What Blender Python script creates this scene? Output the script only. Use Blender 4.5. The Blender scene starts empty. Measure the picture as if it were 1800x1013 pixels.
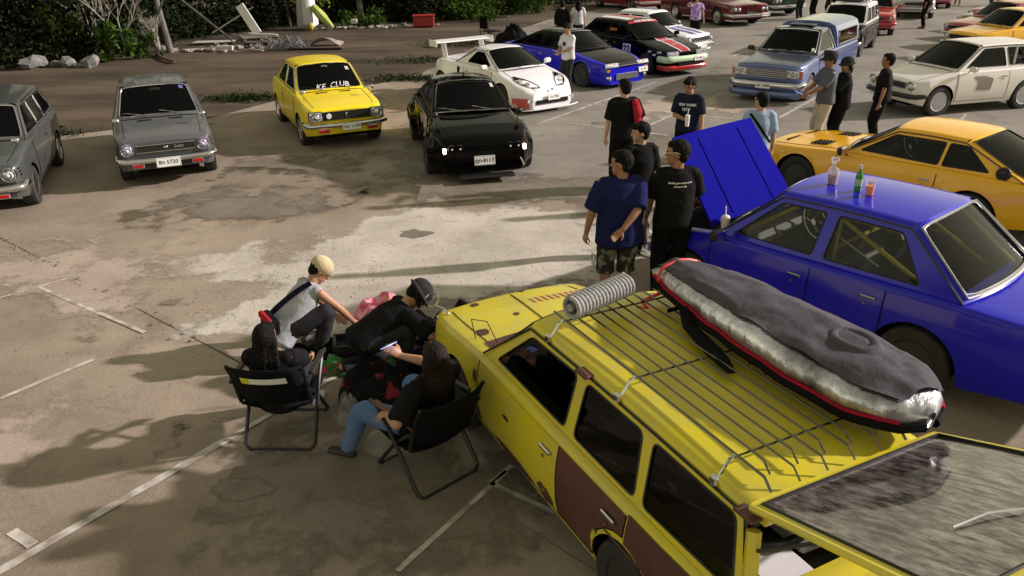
import bpy, bmesh, math, random
import numpy as np
from mathutils import Vector, Matrix, noise
from mathutils.geometry import tessellate_polygon
R = math.radians
rnd = random.Random(7)
scene = bpy.context.scene
COL = scene.collection

# ------------------------------------------------------------------ camera, world, sun, exposure
cam = bpy.data.cameras.new('camera')
cam.sensor_width = 36; cam.lens = 36 * 1390 / 1800; cam.clip_start = .05; cam.clip_end = 600
camo = bpy.data.objects.new('camera', cam); COL.objects.link(camo); scene.camera = camo
_p, _r = R(24.2), R(-.9)
_Rv = Vector((1, 0, 0)); _U = Vector((0, math.sin(_p), math.cos(_p))); _F = Vector((0, math.cos(_p), -math.sin(_p)))
_R2 = math.cos(_r) * _Rv + math.sin(_r) * _U; _U2 = -math.sin(_r) * _Rv + math.cos(_r) * _U
camo.matrix_world = Matrix(((_R2.x, _U2.x, -_F.x, 0), (_R2.y, _U2.y, -_F.y, 0), (_R2.z, _U2.z, -_F.z, 3.63), (0, 0, 0, 1)))

SUN_EL = 24.0
sun_travel = Vector((-1, -.15, 0)).normalized() * math.cos(R(SUN_EL)) + Vector((0, 0, -math.sin(R(SUN_EL))))
W = bpy.data.worlds.new('World'); scene.world = W; W.use_nodes = True
nt = W.node_tree; nt.nodes.clear()
out = nt.nodes.new('ShaderNodeOutputWorld'); bg = nt.nodes.new('ShaderNodeBackground')
sky = nt.nodes.new('ShaderNodeTexSky'); sky.sky_type = 'NISHITA'; sky.sun_disc = False
sky.sun_elevation = R(SUN_EL); sky.sun_rotation = math.atan2(1, .15); sky.dust_density = .3; sky.air_density = 1.0
hs = nt.nodes.new('ShaderNodeHueSaturation'); hs.inputs['Saturation'].default_value = .25
mx = nt.nodes.new('ShaderNodeMix'); mx.data_type = 'RGBA'; mx.blend_type = 'MULTIPLY'; mx.inputs[0].default_value = 1
mx.inputs[7].default_value = (1.0, .90, .60, 1)
nt.links.new(sky.outputs[0], hs.inputs['Color']); nt.links.new(hs.outputs[0], mx.inputs[6])
gl_ = nt.nodes.new('ShaderNodeMix'); gl_.data_type = 'RGBA'; gl_.blend_type = 'ADD'; gl_.inputs[0].default_value = 1   # dull glow of the lit town over the night sky
gl_.inputs[7].default_value = (1.06, 1.00, .74, 1); nt.links.new(mx.outputs[2], gl_.inputs[6])
nt.links.new(gl_.outputs[2], bg.inputs[0]); bg.inputs[1].default_value = .082
nt.links.new(bg.outputs[0], out.inputs[0])
sl = bpy.data.lights.new('sun', 'SUN'); sl.energy = 3.9; sl.angle = R(1.4); sl.color = (1.0, .885, .86)
so = bpy.data.objects.new('sun', sl); COL.objects.link(so); so.rotation_euler = sun_travel.to_track_quat('-Z', 'Y').to_euler()
scene.view_settings.view_transform = 'Standard'; scene.view_settings.look = 'None'
scene.view_settings.gamma = 1; scene.view_settings.use_curve_mapping = False
scene.view_settings.exposure = .62

# ------------------------------------------------------------------ materials
MATS = {}
def principled(name, col=(.5, .5, .5), rough=.5, metal=0, coat=0, spec=.5, trans=0, emit=None, es=0, alpha=1, ior=1.5):
    if name in MATS: return MATS[name]
    m = bpy.data.materials.new(name); m.use_nodes = True; b = m.node_tree.nodes['Principled BSDF']
    b.inputs['Base Color'].default_value = (*col, 1); b.inputs['Roughness'].default_value = rough
    b.inputs['Metallic'].default_value = metal; b.inputs['Coat Weight'].default_value = coat; b.inputs['Coat Roughness'].default_value = .04
    b.inputs['Specular IOR Level'].default_value = spec; b.inputs['Transmission Weight'].default_value = trans; b.inputs['IOR'].default_value = ior
    if emit: b.inputs['Emission Color'].default_value = (*emit, 1); b.inputs['Emission Strength'].default_value = es
    b.inputs['Alpha'].default_value = alpha
    MATS[name] = m; return m
def N(m, t, **k):
    n = m.node_tree.nodes.new(t)
    for a, v in k.items():
        if a in n.inputs: n.inputs[a].default_value = v
        else: setattr(n, a, v)
    return n
def noisy(name, c1, c2, scale=8, rough=.7, bump=.0, bscale=60, detail=6, lo=.35, hi=.65, dist=.01, stretch=(1, 1, 1), metal=0, coat=0, r2=None, warp=0):
    """two-tone mottled surface with fine relief"""
    if name in MATS: return MATS[name]
    m = principled(name, c1, rough, metal, coat); L = m.node_tree.links; b = m.node_tree.nodes['Principled BSDF']
    tc = N(m, 'ShaderNodeTexCoord'); mp = N(m, 'ShaderNodeMapping'); mp.inputs['Scale'].default_value = stretch
    L.new(tc.outputs['Object'], mp.inputs[0])
    n = N(m, 'ShaderNodeTexNoise', Scale=scale, Detail=detail, Roughness=.6, Distortion=warp); L.new(mp.outputs[0], n.inputs['Vector'])
    cr = N(m, 'ShaderNodeValToRGB'); cr.color_ramp.elements[0].position = lo; cr.color_ramp.elements[1].position = hi
    cr.color_ramp.elements[0].color = (*c1, 1); cr.color_ramp.elements[1].color = (*c2, 1)
    L.new(n.outputs[0], cr.inputs[0]); L.new(cr.outputs[0], b.inputs['Base Color'])
    if r2 is not None:
        mr = N(m, 'ShaderNodeMapRange'); mr.inputs[3].default_value = rough; mr.inputs[4].default_value = r2
        L.new(n.outputs[0], mr.inputs[0]); L.new(mr.outputs[0], b.inputs['Roughness'])
    if bump:
        n2 = N(m, 'ShaderNodeTexNoise', Scale=bscale, Detail=5); L.new(mp.outputs[0], n2.inputs['Vector'])
        bp = N(m, 'ShaderNodeBump', Strength=bump, Distance=dist); L.new(n2.outputs[0], bp.inputs['Height']); L.new(bp.outputs[0], b.inputs['Normal'])
    return m
def paint(name, col, dirt=.12, rough=.22, coat=.8, metal=0, spec=.5):
    """car paint with faint dust, uneven polish"""
    if name in MATS: return MATS[name]
    m = principled(name, col, rough, metal, coat, spec); L = m.node_tree.links; b = m.node_tree.nodes['Principled BSDF']
    tc = N(m, 'ShaderNodeTexCoord')
    n = N(m, 'ShaderNodeTexNoise', Scale=3.2, Detail=8, Roughness=.65); L.new(tc.outputs['Object'], n.inputs['Vector'])
    n3 = N(m, 'ShaderNodeTexNoise', Scale=150, Detail=2); L.new(tc.outputs['Object'], n3.inputs['Vector']); n4 = N(m, 'ShaderNodeTexNoise', Scale=2.2, Detail=2); L.new(tc.outputs['Object'], n4.inputs['Vector']); bb = N(m, 'ShaderNodeBump', Strength=.06, Distance=.02); L.new(n4.outputs[0], bb.inputs['Height']); L.new(bb.outputs[0], b.inputs['Normal']); L.new(bb.outputs[0], b.inputs['Coat Normal'])
    mr = N(m, 'ShaderNodeMapRange'); mr.inputs[1].default_value = .42; mr.inputs[2].default_value = .75; mr.inputs[3].default_value = 0; mr.inputs[4].default_value = dirt
    L.new(n.outputs[0], mr.inputs[0])
    mix = N(m, 'ShaderNodeMix'); mix.data_type = 'RGBA'
    g = sum(col) / 3 * .5 + .05
    mix.inputs[6].default_value = (*col, 1); mix.inputs[7].default_value = (g * 1.05, g, g * .85, 1)
    L.new(mr.outputs[0], mix.inputs[0]); L.new(mix.outputs[2], b.inputs['Base Color'])
    r = N(m, 'ShaderNodeMapRange'); r.inputs[3].default_value = .02; r.inputs[4].default_value = .16
    L.new(n.outputs[0], r.inputs[0]); L.new(r.outputs[0], b.inputs['Coat Roughness'])
    return m
def tinted(name, tint, rough=.03, ior=1.5):
    """see-through dark glass: part clear, part glossy"""
    if name in MATS: return MATS[name]
    m = bpy.data.materials.new(name); m.use_nodes = True; t = m.node_tree; t.nodes.clear(); L = t.links
    o = N(m, 'ShaderNodeOutputMaterial'); tr = N(m, 'ShaderNodeBsdfTransparent'); gl = N(m, 'ShaderNodeBsdfGlossy', Roughness=rough)
    tr.inputs[0].default_value = (*tint, 1); gl.inputs[0].default_value = (1, 1, 1, 1)
    lw = N(m, 'ShaderNodeLayerWeight', Blend=.5); pw = N(m, 'ShaderNodeMath', operation='POWER'); pw.inputs[1].default_value = 4; fr = N(m, 'ShaderNodeMath', operation='MULTIPLY_ADD'); fr.inputs[1].default_value = (ior - 1) * 1.6; fr.inputs[2].default_value = .02
    L.new(lw.outputs['Facing'], pw.inputs[0]); L.new(pw.outputs[0], fr.inputs[0]); mi = N(m, 'ShaderNodeMixShader')
    L.new(fr.outputs[0], mi.inputs[0]); L.new(tr.outputs[0], mi.inputs[1]); L.new(gl.outputs[0], mi.inputs[2]); L.new(mi.outputs[0], o.inputs[0])
    MATS[name] = m; return m
M = dict(
    chrome=principled('chrome', (.62, .62, .65), .1, 1), rackchrome=principled('rack_chrome', (.10, .095, .085), .16, 1), darkglass=principled('dark_glass', (.002, .002, .0025), .05, 0, 0, .09),
    rubber=noisy('rubber', (.012, .012, .012), (.025, .024, .022), 20, .8), black=principled('black_trim', (.012, .012, .012), .45),
    void=principled('underbody_black', (.004, .004, .004), .95, spec=.1), gap=principled('panel_gap', (.006, .006, .006), .8, spec=.1),
    alloy=principled('alloy', (.55, .55, .56), .3, .9), darkalloy=principled('dark_alloy', (.08, .08, .085), .35, .8), goldalloy=principled('grey_alloy', (.3, .3, .3), .35, .8),
    lamp=noisy('lamp_lens', (.10, .10, .12), (.90, .90, .95), 28, .12, metal=.35, lo=.40, hi=.60), amber=principled('amber_lens', (.6, .16, .02), .2), redlens=principled('red_lens', (.45, .01, .01), .2),
    plate=principled('plate_white', (.8, .8, .8), .4), ink=principled('plate_ink', (.015, .015, .015), .5), white=principled('white_paint', (.8, .8, .8), .35),
    vinyl=noisy('seat_vinyl', (.02, .02, .02), (.035, .035, .035), 10, .5), cage=principled('roll_cage_yellow', (.45, .38, .02), .4),
    silver=principled('silver_tape', (.6, .6, .62), .35, .6), lit=principled('lit_lamp', (1, .8, .6), .3, emit=(1, .72, .45), es=9),
    seeglass=tinted('clear_glass', (.5, .52, .46), ior=1.2), hazeglass=tinted('tinted_glass', (.09, .10, .09), ior=1.14), lightbar=principled('sticker_silver', (.5, .5, .5), .4),
)

# ------------------------------------------------------------------ mesh helpers
class MB:
    def __init__(s): s.v = []; s.f = []
    def add(s, v, f):
        o = len(s.v); s.v += [Vector(p) for p in v]; s.f += [tuple(i + o for i in q) for q in f]; return s
    def box(s, c, d, rot=None, bev=0):
        x, y, z = d[0] / 2, d[1] / 2, d[2] / 2
        if bev:
            b = min(bev, x * .9, y * .9, z * .9); vs = []; idx = {}
            for sx in (-1, 1):
                for sy in (-1, 1):
                    for sz in (-1, 1):
                        idx[sx, sy, sz] = len(vs); vs += [Vector((sx * x, sy * (y - b), sz * (z - b))), Vector((sx * (x - b), sy * y, sz * (z - b))), Vector((sx * (x - b), sy * (y - b), sz * z))]
            f = []
            I = lambda a, k: idx[a] + k
            for sg in (-1, 1):
                f.append((I((sg, -1, -1), 0), I((sg, 1, -1), 0), I((sg, 1, 1), 0), I((sg, -1, 1), 0)))
                f.append((I((-1, sg, -1), 1), I((1, sg, -1), 1), I((1, sg, 1), 1), I((-1, sg, 1), 1)))
                f.append((I((-1, -1, sg), 2), I((1, -1, sg), 2), I((1, 1, sg), 2), I((-1, 1, sg), 2)))
            for a in (-1, 1):
                for c2 in (-1, 1):
                    f.append((I((a, c2, -1), 0), I((a, c2, 1), 0), I((a, c2, 1), 1), I((a, c2, -1), 1)))
                    f.append((I((a, -1, c2), 0), I((a, 1, c2), 0), I((a, 1, c2), 2), I((a, -1, c2), 2)))
                    f.append((I((-1, a, c2), 1), I((1, a, c2), 1), I((1, a, c2), 2), I((-1, a, c2), 2)))
            for k in idx: f.append((idx[k], idx[k] + 1, idx[k] + 2))
            v = vs
        else:
            v = [Vector((a, b, c_)) for a in (-x, x) for b in (-y, y) for c_ in (-z, z)]
            f = [(0, 1, 3, 2), (4, 6, 7, 5), (0, 4, 5, 1), (2, 3, 7, 6), (0, 2, 6, 4), (1, 5, 7, 3)]
        if rot is not None: v = [rot @ p for p in v]
        return s.add([p + Vector(c) for p in v], f)
    def tube(s, pts, r, n=6, closed=False, cap=True, flat=1.0, side=None):
        pts = [Vector(p) for p in pts]; k = len(pts)
        rs = r if isinstance(r, (list, tuple)) else [r] * k
        vs = []; fs = []; nrm = None
        for i, p in enumerate(pts):
            if closed: t = pts[(i + 1) % k] - pts[i - 1]
            else: t = pts[min(i + 1, k - 1)] - pts[max(i - 1, 0)]
            if t.length < 1e-9: t = Vector((0, 0, 1))
            t.normalize()
            if side is not None: nrm = Vector(side) - Vector(side).dot(t) * t
            elif nrm is None:
                a = Vector((0, 0, 1)) if abs(t.z) < .9 else Vector((1, 0, 0)); nrm = a.cross(t)
            else: nrm = nrm - nrm.dot(t) * t
            if nrm.length < 1e-6: nrm = Vector((1, 0, 0)).cross(t)
            nrm.normalize(); bn = t.cross(nrm)
            ra, rb = rs[i] if isinstance(rs[i], (tuple, list)) else (rs[i], rs[i] * flat)
            for j in range(n):
                a = 2 * math.pi * j / n; vs.append(p + nrm * math.cos(a) * ra + bn * math.sin(a) * rb)
        for i in range(k if closed else k - 1):
            for j in range(n):
                a = i * n + j; b = i * n + (j + 1) % n; c = ((i + 1) % k) * n + (j + 1) % n; d = ((i + 1) % k) * n + j
                fs.append((a, b, c, d))
        if cap and not closed:
            fs.append(tuple(range(n))[::-1]); fs.append(tuple((k - 1) * n + j for j in range(n)))
        return s.add(vs, fs)
    def blob(s, c, r, rot=None, nu=12, nv=8):
        vs = []; fs = []; c = Vector(c)
        for i in range(1, nv):
            th = math.pi * i / nv
            for j in range(nu):
                ph = 2 * math.pi * j / nu; p = Vector((r[0] * math.sin(th) * math.cos(ph), r[1] * math.sin(th) * math.sin(ph), r[2] * math.cos(th)))
                vs.append(p)
        vs += [Vector((0, 0, r[2])), Vector((0, 0, -r[2]))]; T = len(vs) - 2; B = T + 1
        for i in range(nv - 2):
            for j in range(nu): fs.append((i * nu + j, (i + 1) * nu + j, (i + 1) * nu + (j + 1) % nu, i * nu + (j + 1) % nu))
        for j in range(nu): fs.append((T, j, (j + 1) % nu)); fs.append((B, (nv - 2) * nu + (j + 1) % nu, (nv - 2) * nu + j))
        if rot is not None: vs = [rot @ p for p in vs]
        return s.add([p + c for p in vs], fs)
    def chain(s, pts, rs, side, n=12, endk=.6):
        """limb piece: elliptical rings with rounded ends"""
        pts = [Vector(p) for p in pts]; rs = [(r if isinstance(r, tuple) else (r, r)) for r in rs]
        d0 = (pts[0] - pts[1]).normalized(); d1 = (pts[-1] - pts[-2]).normalized(); a = min(rs[0]); b = min(rs[-1])
        P = [pts[0] + d0 * a * endk, pts[0] + d0 * a * endk * .7] + pts + [pts[-1] + d1 * b * endk * .7, pts[-1] + d1 * b * endk]
        f = lambda r, k: (r[0] * k, r[1] * k)
        Q = [f(rs[0], .3), f(rs[0], .72)] + rs + [f(rs[-1], .72), f(rs[-1], .3)]
        return s.tube(P, Q, n, side=side)
    def lathe(s, prof, c, axis, n=24):
        """prof: (radius, offset along axis)"""
        c = Vector(c); ax = Vector(axis).normalized(); a = Vector((0, 0, 1)) if abs(ax.z) < .9 else Vector((1, 0, 0)); u = a.cross(ax).normalized(); w = ax.cross(u)
        vs = []; fs = []; k = len(prof)
        for r, h in prof:
            for j in range(n):
                t = 2 * math.pi * j / n; vs.append(c + ax * h + (u * math.cos(t) + w * math.sin(t)) * r)
        for i in range(k - 1):
            for j in range(n): fs.append((i * n + j, i * n + (j + 1) % n, (i + 1) * n + (j + 1) % n, (i + 1) * n + j))
        if prof[0][0] > 1e-4: fs.append(tuple(range(n))[::-1])
        if prof[-1][0] > 1e-4: fs.append(tuple((k - 1) * n + j for j in range(n)))
        return s.add(vs, fs)
    def grid(s, fn, us, vs_):
        v = [fn(a, b) for a in us for b in vs_]; nv = len(vs_)
        return s.add(v, [(i * nv + j, (i + 1) * nv + j, (i + 1) * nv + j + 1, i * nv + j + 1) for i in range(len(us) - 1) for j in range(nv - 1)])
    def slab(s, poly, z0, z1):
        n = len(poly); v = [(p[0], p[1], z0) for p in poly] + [(p[0], p[1], z1) for p in poly]
        return s.add(v, [tuple(range(n))[::-1], tuple(range(n, 2 * n))] + [(i, (i + 1) % n, n + (i + 1) % n, n + i) for i in range(n)])
    def mirror(s):
        k = len(s.v); v = [Vector((p.x, -p.y, p.z)) for p in s.v]; f = [tuple(reversed(q)) for q in s.f]; return s.add(v, f)
    def build(s, name, mat, parent=None, label=None, smooth=35):
        me = bpy.data.meshes.new(name); me.from_pydata([tuple(p) for p in s.v], [], s.f)
        if mat: me.materials.append(mat)
        if smooth:
            me.shade_smooth()
            if smooth < 180: me.set_sharp_from_angle(angle=R(smooth))
        o = bpy.data.objects.new(name, me); COL.objects.link(o); o.parent = parent
        if label: o['label'] = label
        return o
def thing(name, label, cat, loc=(0, 0, 0), rz=0, group=None):
    o = bpy.data.objects.new(name, None); o.empty_display_size = .2; COL.objects.link(o); o.location = loc; o.rotation_euler = (0, 0, R(rz))
    o['label'] = label; o['category'] = cat
    if group: o['group'] = group
    return o
def tag(o, label, cat=None, group=None, kind=None):
    if label: o['label'] = label
    if cat: o['category'] = cat
    if group: o['group'] = group
    if kind: o['kind'] = kind
    return o
def lettering(text, size, mat, parent, fn, name='lettering', bold=0, shear=0, sub=0):
    """flat print; fn maps (x, y) of the text plane to a point"""
    cu = bpy.data.curves.new(name, 'FONT'); cu.body = text; cu.size = size; cu.align_x = 'CENTER'; cu.align_y = 'CENTER'; cu.offset = bold; cu.shear = shear; cu.resolution_u = 2
    t = bpy.data.objects.new(name, cu); COL.objects.link(t); dg = bpy.context.evaluated_depsgraph_get()
    me = bpy.data.meshes.new_from_object(t.evaluated_get(dg)); bpy.data.objects.remove(t); bpy.data.curves.remove(cu)
    bm = bmesh.new(); bm.from_mesh(me); bad = [v for v in bm.verts if abs(v.co.y) > size * 1.6 or abs(v.co.x) > size * (len(text) + 2)]
    if bad: bmesh.ops.delete(bm, geom=bad, context='VERTS')
    bm.to_mesh(me); bm.free()
    for v in me.vertices: v.co = fn(v.co.x, v.co.y)
    me.materials.clear(); me.materials.append(mat)
    o = bpy.data.objects.new(name, me); COL.objects.link(o); o.parent = parent; return o
def lin(L, x):
    L = sorted(L); return float(np.interp(x, [a for a, _ in L], [b for _, b in L]))
def roundpoly(pts, r, n=4):
    out = []; k = len(pts)
    for i in range(k):
        p = Vector(pts[i]); a = Vector(pts[i - 1]) - p; b = Vector(pts[(i + 1) % k]) - p
        rr = min(r, a.length * .45, b.length * .45); A = p + a.normalized() * rr; B = p + b.normalized() * rr
        for j in range(n + 1):
            t = j / n; out.append(tuple((1 - t) ** 2 * A + 2 * t * (1 - t) * p + t * t * B))
    return out

# ------------------------------------------------------------------ the car builder
class Car:
    """x forward from the front axle, y to the left, z up"""
    def __init__(s, name, label, cat, X, Y, yaw, **k):
        d = dict(xf=.68, xr=-3.2, WB=2.335, R=.29, hw=[(.68, .70), (.3, .745), (-1.2, .755), (-2.6, .745), (-3.2, .69)], w=None,
                 top=[(.68, .70), (.6, .75), (.3, .80), (-.42, .885), (-2.55, .90), (-3.1, .84), (-3.2, .80)], bot=[(.68, .30), (.3, .22), (-2.6, .22), (-3.2, .32)],
                 wb=-.42, wt=-.98, rt=-1.95, rb=-2.55, zr=1.335, yr=.54, yb=.665, bow=.10, crown=.035, rcrown=.04, rs=.05,
                 paint=None, roofpaint=None, glass='darkglass', wins=None, flare=0, arch=.33, nose=[(0, 0), (1, 0)], tail=[(0, 0), (1, 0)],
                 trim='chrome', winr=.04, rim='alloy', spokes=0, tyrew=.19, track=None, interior=False, doors=[], noses=.3, archlip=True, wm=.05, a1=.07, a2=.035, plan=.07, frontglass=None, skipfaces=False, hoodgap=True, roofz=None)
        d.update(k); s.__dict__.update(d)
        s.root = thing(name, label, cat, (X, Y, 0), yaw, k.get('group')); s.roofpaint = s.roofpaint or s.paint
        s.archz = s.R; s.build()
    def ztop(s, x): return lin(s.top, x)
    def hwid(s, x):
        w = lin(s.hw, x)
        for e in (s.xf, s.xr):
            d = abs(x - e)
            if d < .22: w -= s.plan * (1 - d / .22) ** 2
        return w
    def zlow(s, x):
        z = lin(s.bot, x)
        for a in (0, -s.WB):
            q = s.arch ** 2 - (x - a) ** 2
            if q > 0: z = max(z, s.archz + math.sqrt(q))
        return min(z, s.ztop(x) - .06)
    def ys(s, x, z):
        zs = s.ztop(x) - s.rs; z0 = lin(s.bot, x); t = min(1, max(0, (z - z0) / max(.01, zs - z0)))
        y = s.hwid(x) * (1 - s.a1 * (max(0, .45 - t) / .45) ** 2 - s.a2 * (max(0, t - .6) / .4) ** 2)
        if s.flare:
            for a, k in ((0, 1), (-s.WB, 1.15)):
                dd = math.hypot(x - a, (z - s.archz)); y += s.flare * k * math.exp(-(max(0, dd - s.arch) / .12) ** 2) * (1 if z > s.archz * .7 else .6)
        return y
    def dx(s, x, z):
        r = 0
        if x > s.xf - s.noses: t = (x - (s.xf - s.noses)) / s.noses; r += lin(s.nose, z) * t * t
        if x < s.xr + s.noses: t = ((s.xr + s.noses) - x) / s.noses; r += lin(s.tail, z) * t * t
        return r
    def S(s, x, z, off=0, side=1):
        return Vector((x + s.dx(x, z), side * (s.ys(x, z) + off), z))
    def T(s, x, u, off=0):
        """top surface, u in -1..1 across"""
        yt = s.ys(x, s.ztop(x) - s.rs) - s.rs; z = s.ztop(x) + s.crown * (1 - u * u) + off
        return Vector((x + s.dx(x, z), u * yt, z))
    def build(s):
        P = s.paint; root = s.root
        xs = set(np.linspace(s.xr, s.xf, 34)); xs |= {s.xf - .012, s.xf - .035, s.xf - .07, s.xf - .12, s.xr + .012, s.xr + .035, s.xr + .07, s.xr + .12, s.wb - .03, s.rb + .03}
        xs |= {a for a, _ in s.top} | {a for a, _ in s.hw}
        for a in (0, -s.WB):
            for j in range(17):
                xs.add(a + s.arch * math.cos(math.pi * j / 16))
            xs |= {a + s.arch + .004, a - s.arch - .004}
        xs = sorted(x for x in xs if s.xr - 1e-6 <= x <= s.xf + 1e-6); xs = [x for i, x in enumerate(xs) if i == 0 or x - xs[i - 1] > .0025]
        half = []
        for x in xs:
            zl = s.zlow(x); zt = s.ztop(x); zs = zt - s.rs; r = []
            for t in (0, .08, .2, .35, .5, .65, .8, .92, 1):
                z = zl + (zs - zl) * t if zs > zl else zl; r.append(Vector((x + s.dx(x, z), s.ys(x, z), z)))
            y1 = r[-1].y
            for a in (30, 60, 90):
                z = zs + s.rs * math.sin(R(a)); r.append(Vector((x + s.dx(x, z), y1 - s.rs * (1 - math.cos(R(a))), z)))
            for u in (.82, .6, .3, 0): r.append(s.T(x, u))
            half.append(r)
        k = len(half[0]); m = MB(); v = []
        for h in half: v += h + [Vector((p.x, -p.y, p.z)) for p in reversed(h[:-1])]
        n = 2 * k - 1; f = []
        for i in range(len(xs) - 1):
            xm = (xs[i] + xs[i + 1]) / 2; hole = s.rb + .06 < xm < s.wb - .02
            for j in range(n - 1):
                if hole and k - 4 <= j <= k + 2: continue
                f.append((i * n + j, i * n + j + 1, (i + 1) * n + j + 1, (i + 1) * n + j))
        for e, rev in ((0, 0), (len(xs) - 1, 1)):
            for j in range(k - 1):
                q = (e * n + j, e * n + n - 1 - j, e * n + n - 2 - j, e * n + j + 1) if j < k - 2 else (e * n + j, e * n + n - 1 - j, e * n + j + 1)
                f.append(q if rev else q[::-1])
        m.add(v, f); s.body = m.build('body', P, root, smooth=38)
        # wheel wells, underbody
        m = MB()
        for a in (0, -s.WB):
            for sd in (1, -1):
                arc = [(a + (s.arch + .001) * math.cos(t), s.archz + (s.arch + .001) * math.sin(t)) for t in np.linspace(-.15, math.pi + .15, 15)]
                m.grid(lambda i, q: Vector((arc[int(i)][0], sd * (s.ys(arc[int(i)][0], max(arc[int(i)][1], .1)) - .012 - q), min(arc[int(i)][1], s.ztop(arc[int(i)][0]) - .03))), range(15), (0, .15, .34))
        zb = min(b for _, b in s.bot)
        m.box(((s.xf + s.xr) / 2, 0, zb + .10), (s.xf - s.xr - .24, 2 * (lin(s.hw, -1) - .30), .2))
        m.box((-s.WB / 2, 0, zb + .10), (s.WB - 2 * s.arch - .02, 2 * (lin(s.hw, -1) - .075), .18))
        m.build('underbody', M['void'], root, smooth=0)
        s.tub(); s.greenhouse(); s.wheels()
        if s.hoodgap:
            g = MB(); e = .86
            xa, xb = s.wb + .07, s.xf - .04
            L = [s.T(x, e, .001) for x in np.linspace(xb, xa, 8)] + [s.T(xa, u, .001) for u in np.linspace(e, -e, 8)[1:]] + [s.T(x, -e, .001) for x in np.linspace(xa, xb, 8)[1:]]
            g.tube(L, .0045, 4); g.build('hood_gap', M['gap'], root)
            if s.rb - s.xr > .35:
                g = MB(); xa, xb = s.rb - .06, s.xr + .04
                L = [s.T(x, e, .001) for x in np.linspace(xb, xa, 5)] + [s.T(xa, u, .001) for u in np.linspace(e, -e, 8)[1:]] + [s.T(x, -e, .001) for x in np.linspace(xa, xb, 5)[1:]]
                g.tube(L, .0045, 4); g.build('boot_gap', M['gap'], root)
        for d in s.doors: s.door(*d)
    def door(s, x0, x1, mat=None, handle=True, label=None, sides=(1, -1), zl=None):
        zl = zl or lin(s.bot, (x0 + x1) / 2) + .07
        for sd in sides:
            zt = s.ztop((x0 + x1) / 2) - .045
            lo = lambda x: max(zl, s.zlow(x) + .045)
            m = MB(); xs = np.linspace(x0 + .006, x1 - .006, 12)
            m.grid(lambda x, t: s.S(x, lo(x) + (zt - lo(x)) * t, .004, sd), xs, np.linspace(0, 1, 8))
            if sd < 0: m.f = [q[::-1] for q in m.f]
            m.f = [q[::-1] for q in m.f]
            d = m.build('door', mat or s.paint, s.root, label)
            g = MB()
            L = [s.S(x0, z, .003, sd) for z in np.linspace(zt, lo(x0), 6)] + [s.S(x, lo(x), .003, sd) for x in np.linspace(x0, x1, 10)[1:]] + [s.S(x1, z, .003, sd) for z in np.linspace(lo(x1), zt, 6)[1:]]
            g.tube(L, .005, 4); g.build('door_gap', M['gap'], d)
            if handle:
                xh = x0 + .13; zh = zt - .09
                h = MB(); c = s.S(xh, zh, .018, sd); h.box(c, (.13, .02, .026), bev=.006); h.build('door_handle', M['chrome'], d)
                h = MB(); c = s.S(xh + .02, zh - .06, .006, sd); h.lathe([(.013, 0), (.013, .01)], c, (0, sd, 0), 10); h.build('lock', M['chrome'], d)
    def tub(s):
        x0, x1 = s.rb + .05, s.wb - .02; y = s.ys(-1.2, .8) - .12; zb = .42; zt = s.ztop((x0 + x1) / 2) - .02
        m = MB(); A = [(x0, -y), (x1, -y), (x1, y), (x0, y)]
        v = [(a, b, zb) for a, b in A] + [(a, b, s.ztop(a) + .0) for a, b in A]
        m.add(v, [(0, 1, 2, 3), (0, 1, 5, 4), (1, 2, 6, 5), (2, 3, 7, 6), (3, 0, 4, 7)]); m.build('cabin_lining', M['void'], s.root, smooth=0)
        d = MB(); zz = s.ztop(s.wb) - .04
        d.box((s.wb - .12, 0, zz - .08), (.26, 2 * y - .02, .16), bev=.05); d.build('dashboard', M['vinyl'], s.root)
        if s.interior:
            for yy in (.34, -.34):
                q = MB(); q.box((s.wb - 1.0, yy, .52), (.5, .46, .14), bev=.05); q.box((s.wb - 1.28, yy, .78), (.13, .44, .55), Matrix.Rotation(R(-14), 3, 'Y'), bev=.05); q.box((s.wb - 1.36, yy, 1.1), (.09, .24, .16), bev=.03); q.build('front_seat', M['vinyl'], s.root)
            c = Vector((s.wb - .42, -.34, zz + .02)); ax = Vector((-.85, 0, .5)).normalized(); w = ax.cross(Vector((0, 1, 0)))
            q = MB(); q.tube([c + (Vector((0, 1, 0)) * math.cos(t) + w * math.sin(t)) * .18 for t in np.linspace(0, 2 * math.pi, 25)[:-1]], .013, 6, closed=True)
            for t in (R(90), R(-30), R(210)): q.tube([c - ax * .03, c + (Vector((0, 1, 0)) * math.cos(t) + w * math.sin(t)) * .18], .012, 5)
            q.lathe([(.035, -.04), (.035, -.01)], c, ax, 12); q.tube([c - ax * .03, c - ax * .3], .018, 6); q.build('steering_wheel', M['alloy'] if s.interior == 'alloy' else M['vinyl'], s.root)
    def greenhouse(s):
        root = s.root; yb, yr = s.yb, s.yr; zr = s.zr; eav = zr - .035
        rz = s.roofz or (lambda x: zr + .012 * math.sin(math.pi * min(1, max(0, (x - s.rt) / (s.wt - s.rt)))))
        zb = lambda x: s.ztop(x) + .004
        Y = lambda x, z: yb + (yr - yb) * (z - zb(x)) / (eav - zb(x))
        s.Yg = Y
        xf_, xr_ = s.wt, s.rt
        # roof
        us = np.linspace(xf_, xr_, 16)
        prof = [(1, -.035, 0), (.995, -.018, 0), (.965, 0, 0), (.85, 0, 0), (.6, 0, 0), (.3, 0, 0), (0, 0, 0)]
        prof = prof + [(-a, b, c) for a, b, c in reversed(prof[:-1])]
        def rf(x, i):
            u, dz, _ = prof[int(i)]; t = (x - s.rt) / (s.wt - s.rt); b = s.bow * .45 * (1 - u * u)
            bx = b * (max(0, t - .5) * 2) ** 2 - b * (max(0, .5 - t) * 2) ** 2
            return Vector((x + bx, u * yr, rz(x) + dz + s.rcrown * (1 - u * u)))
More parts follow.
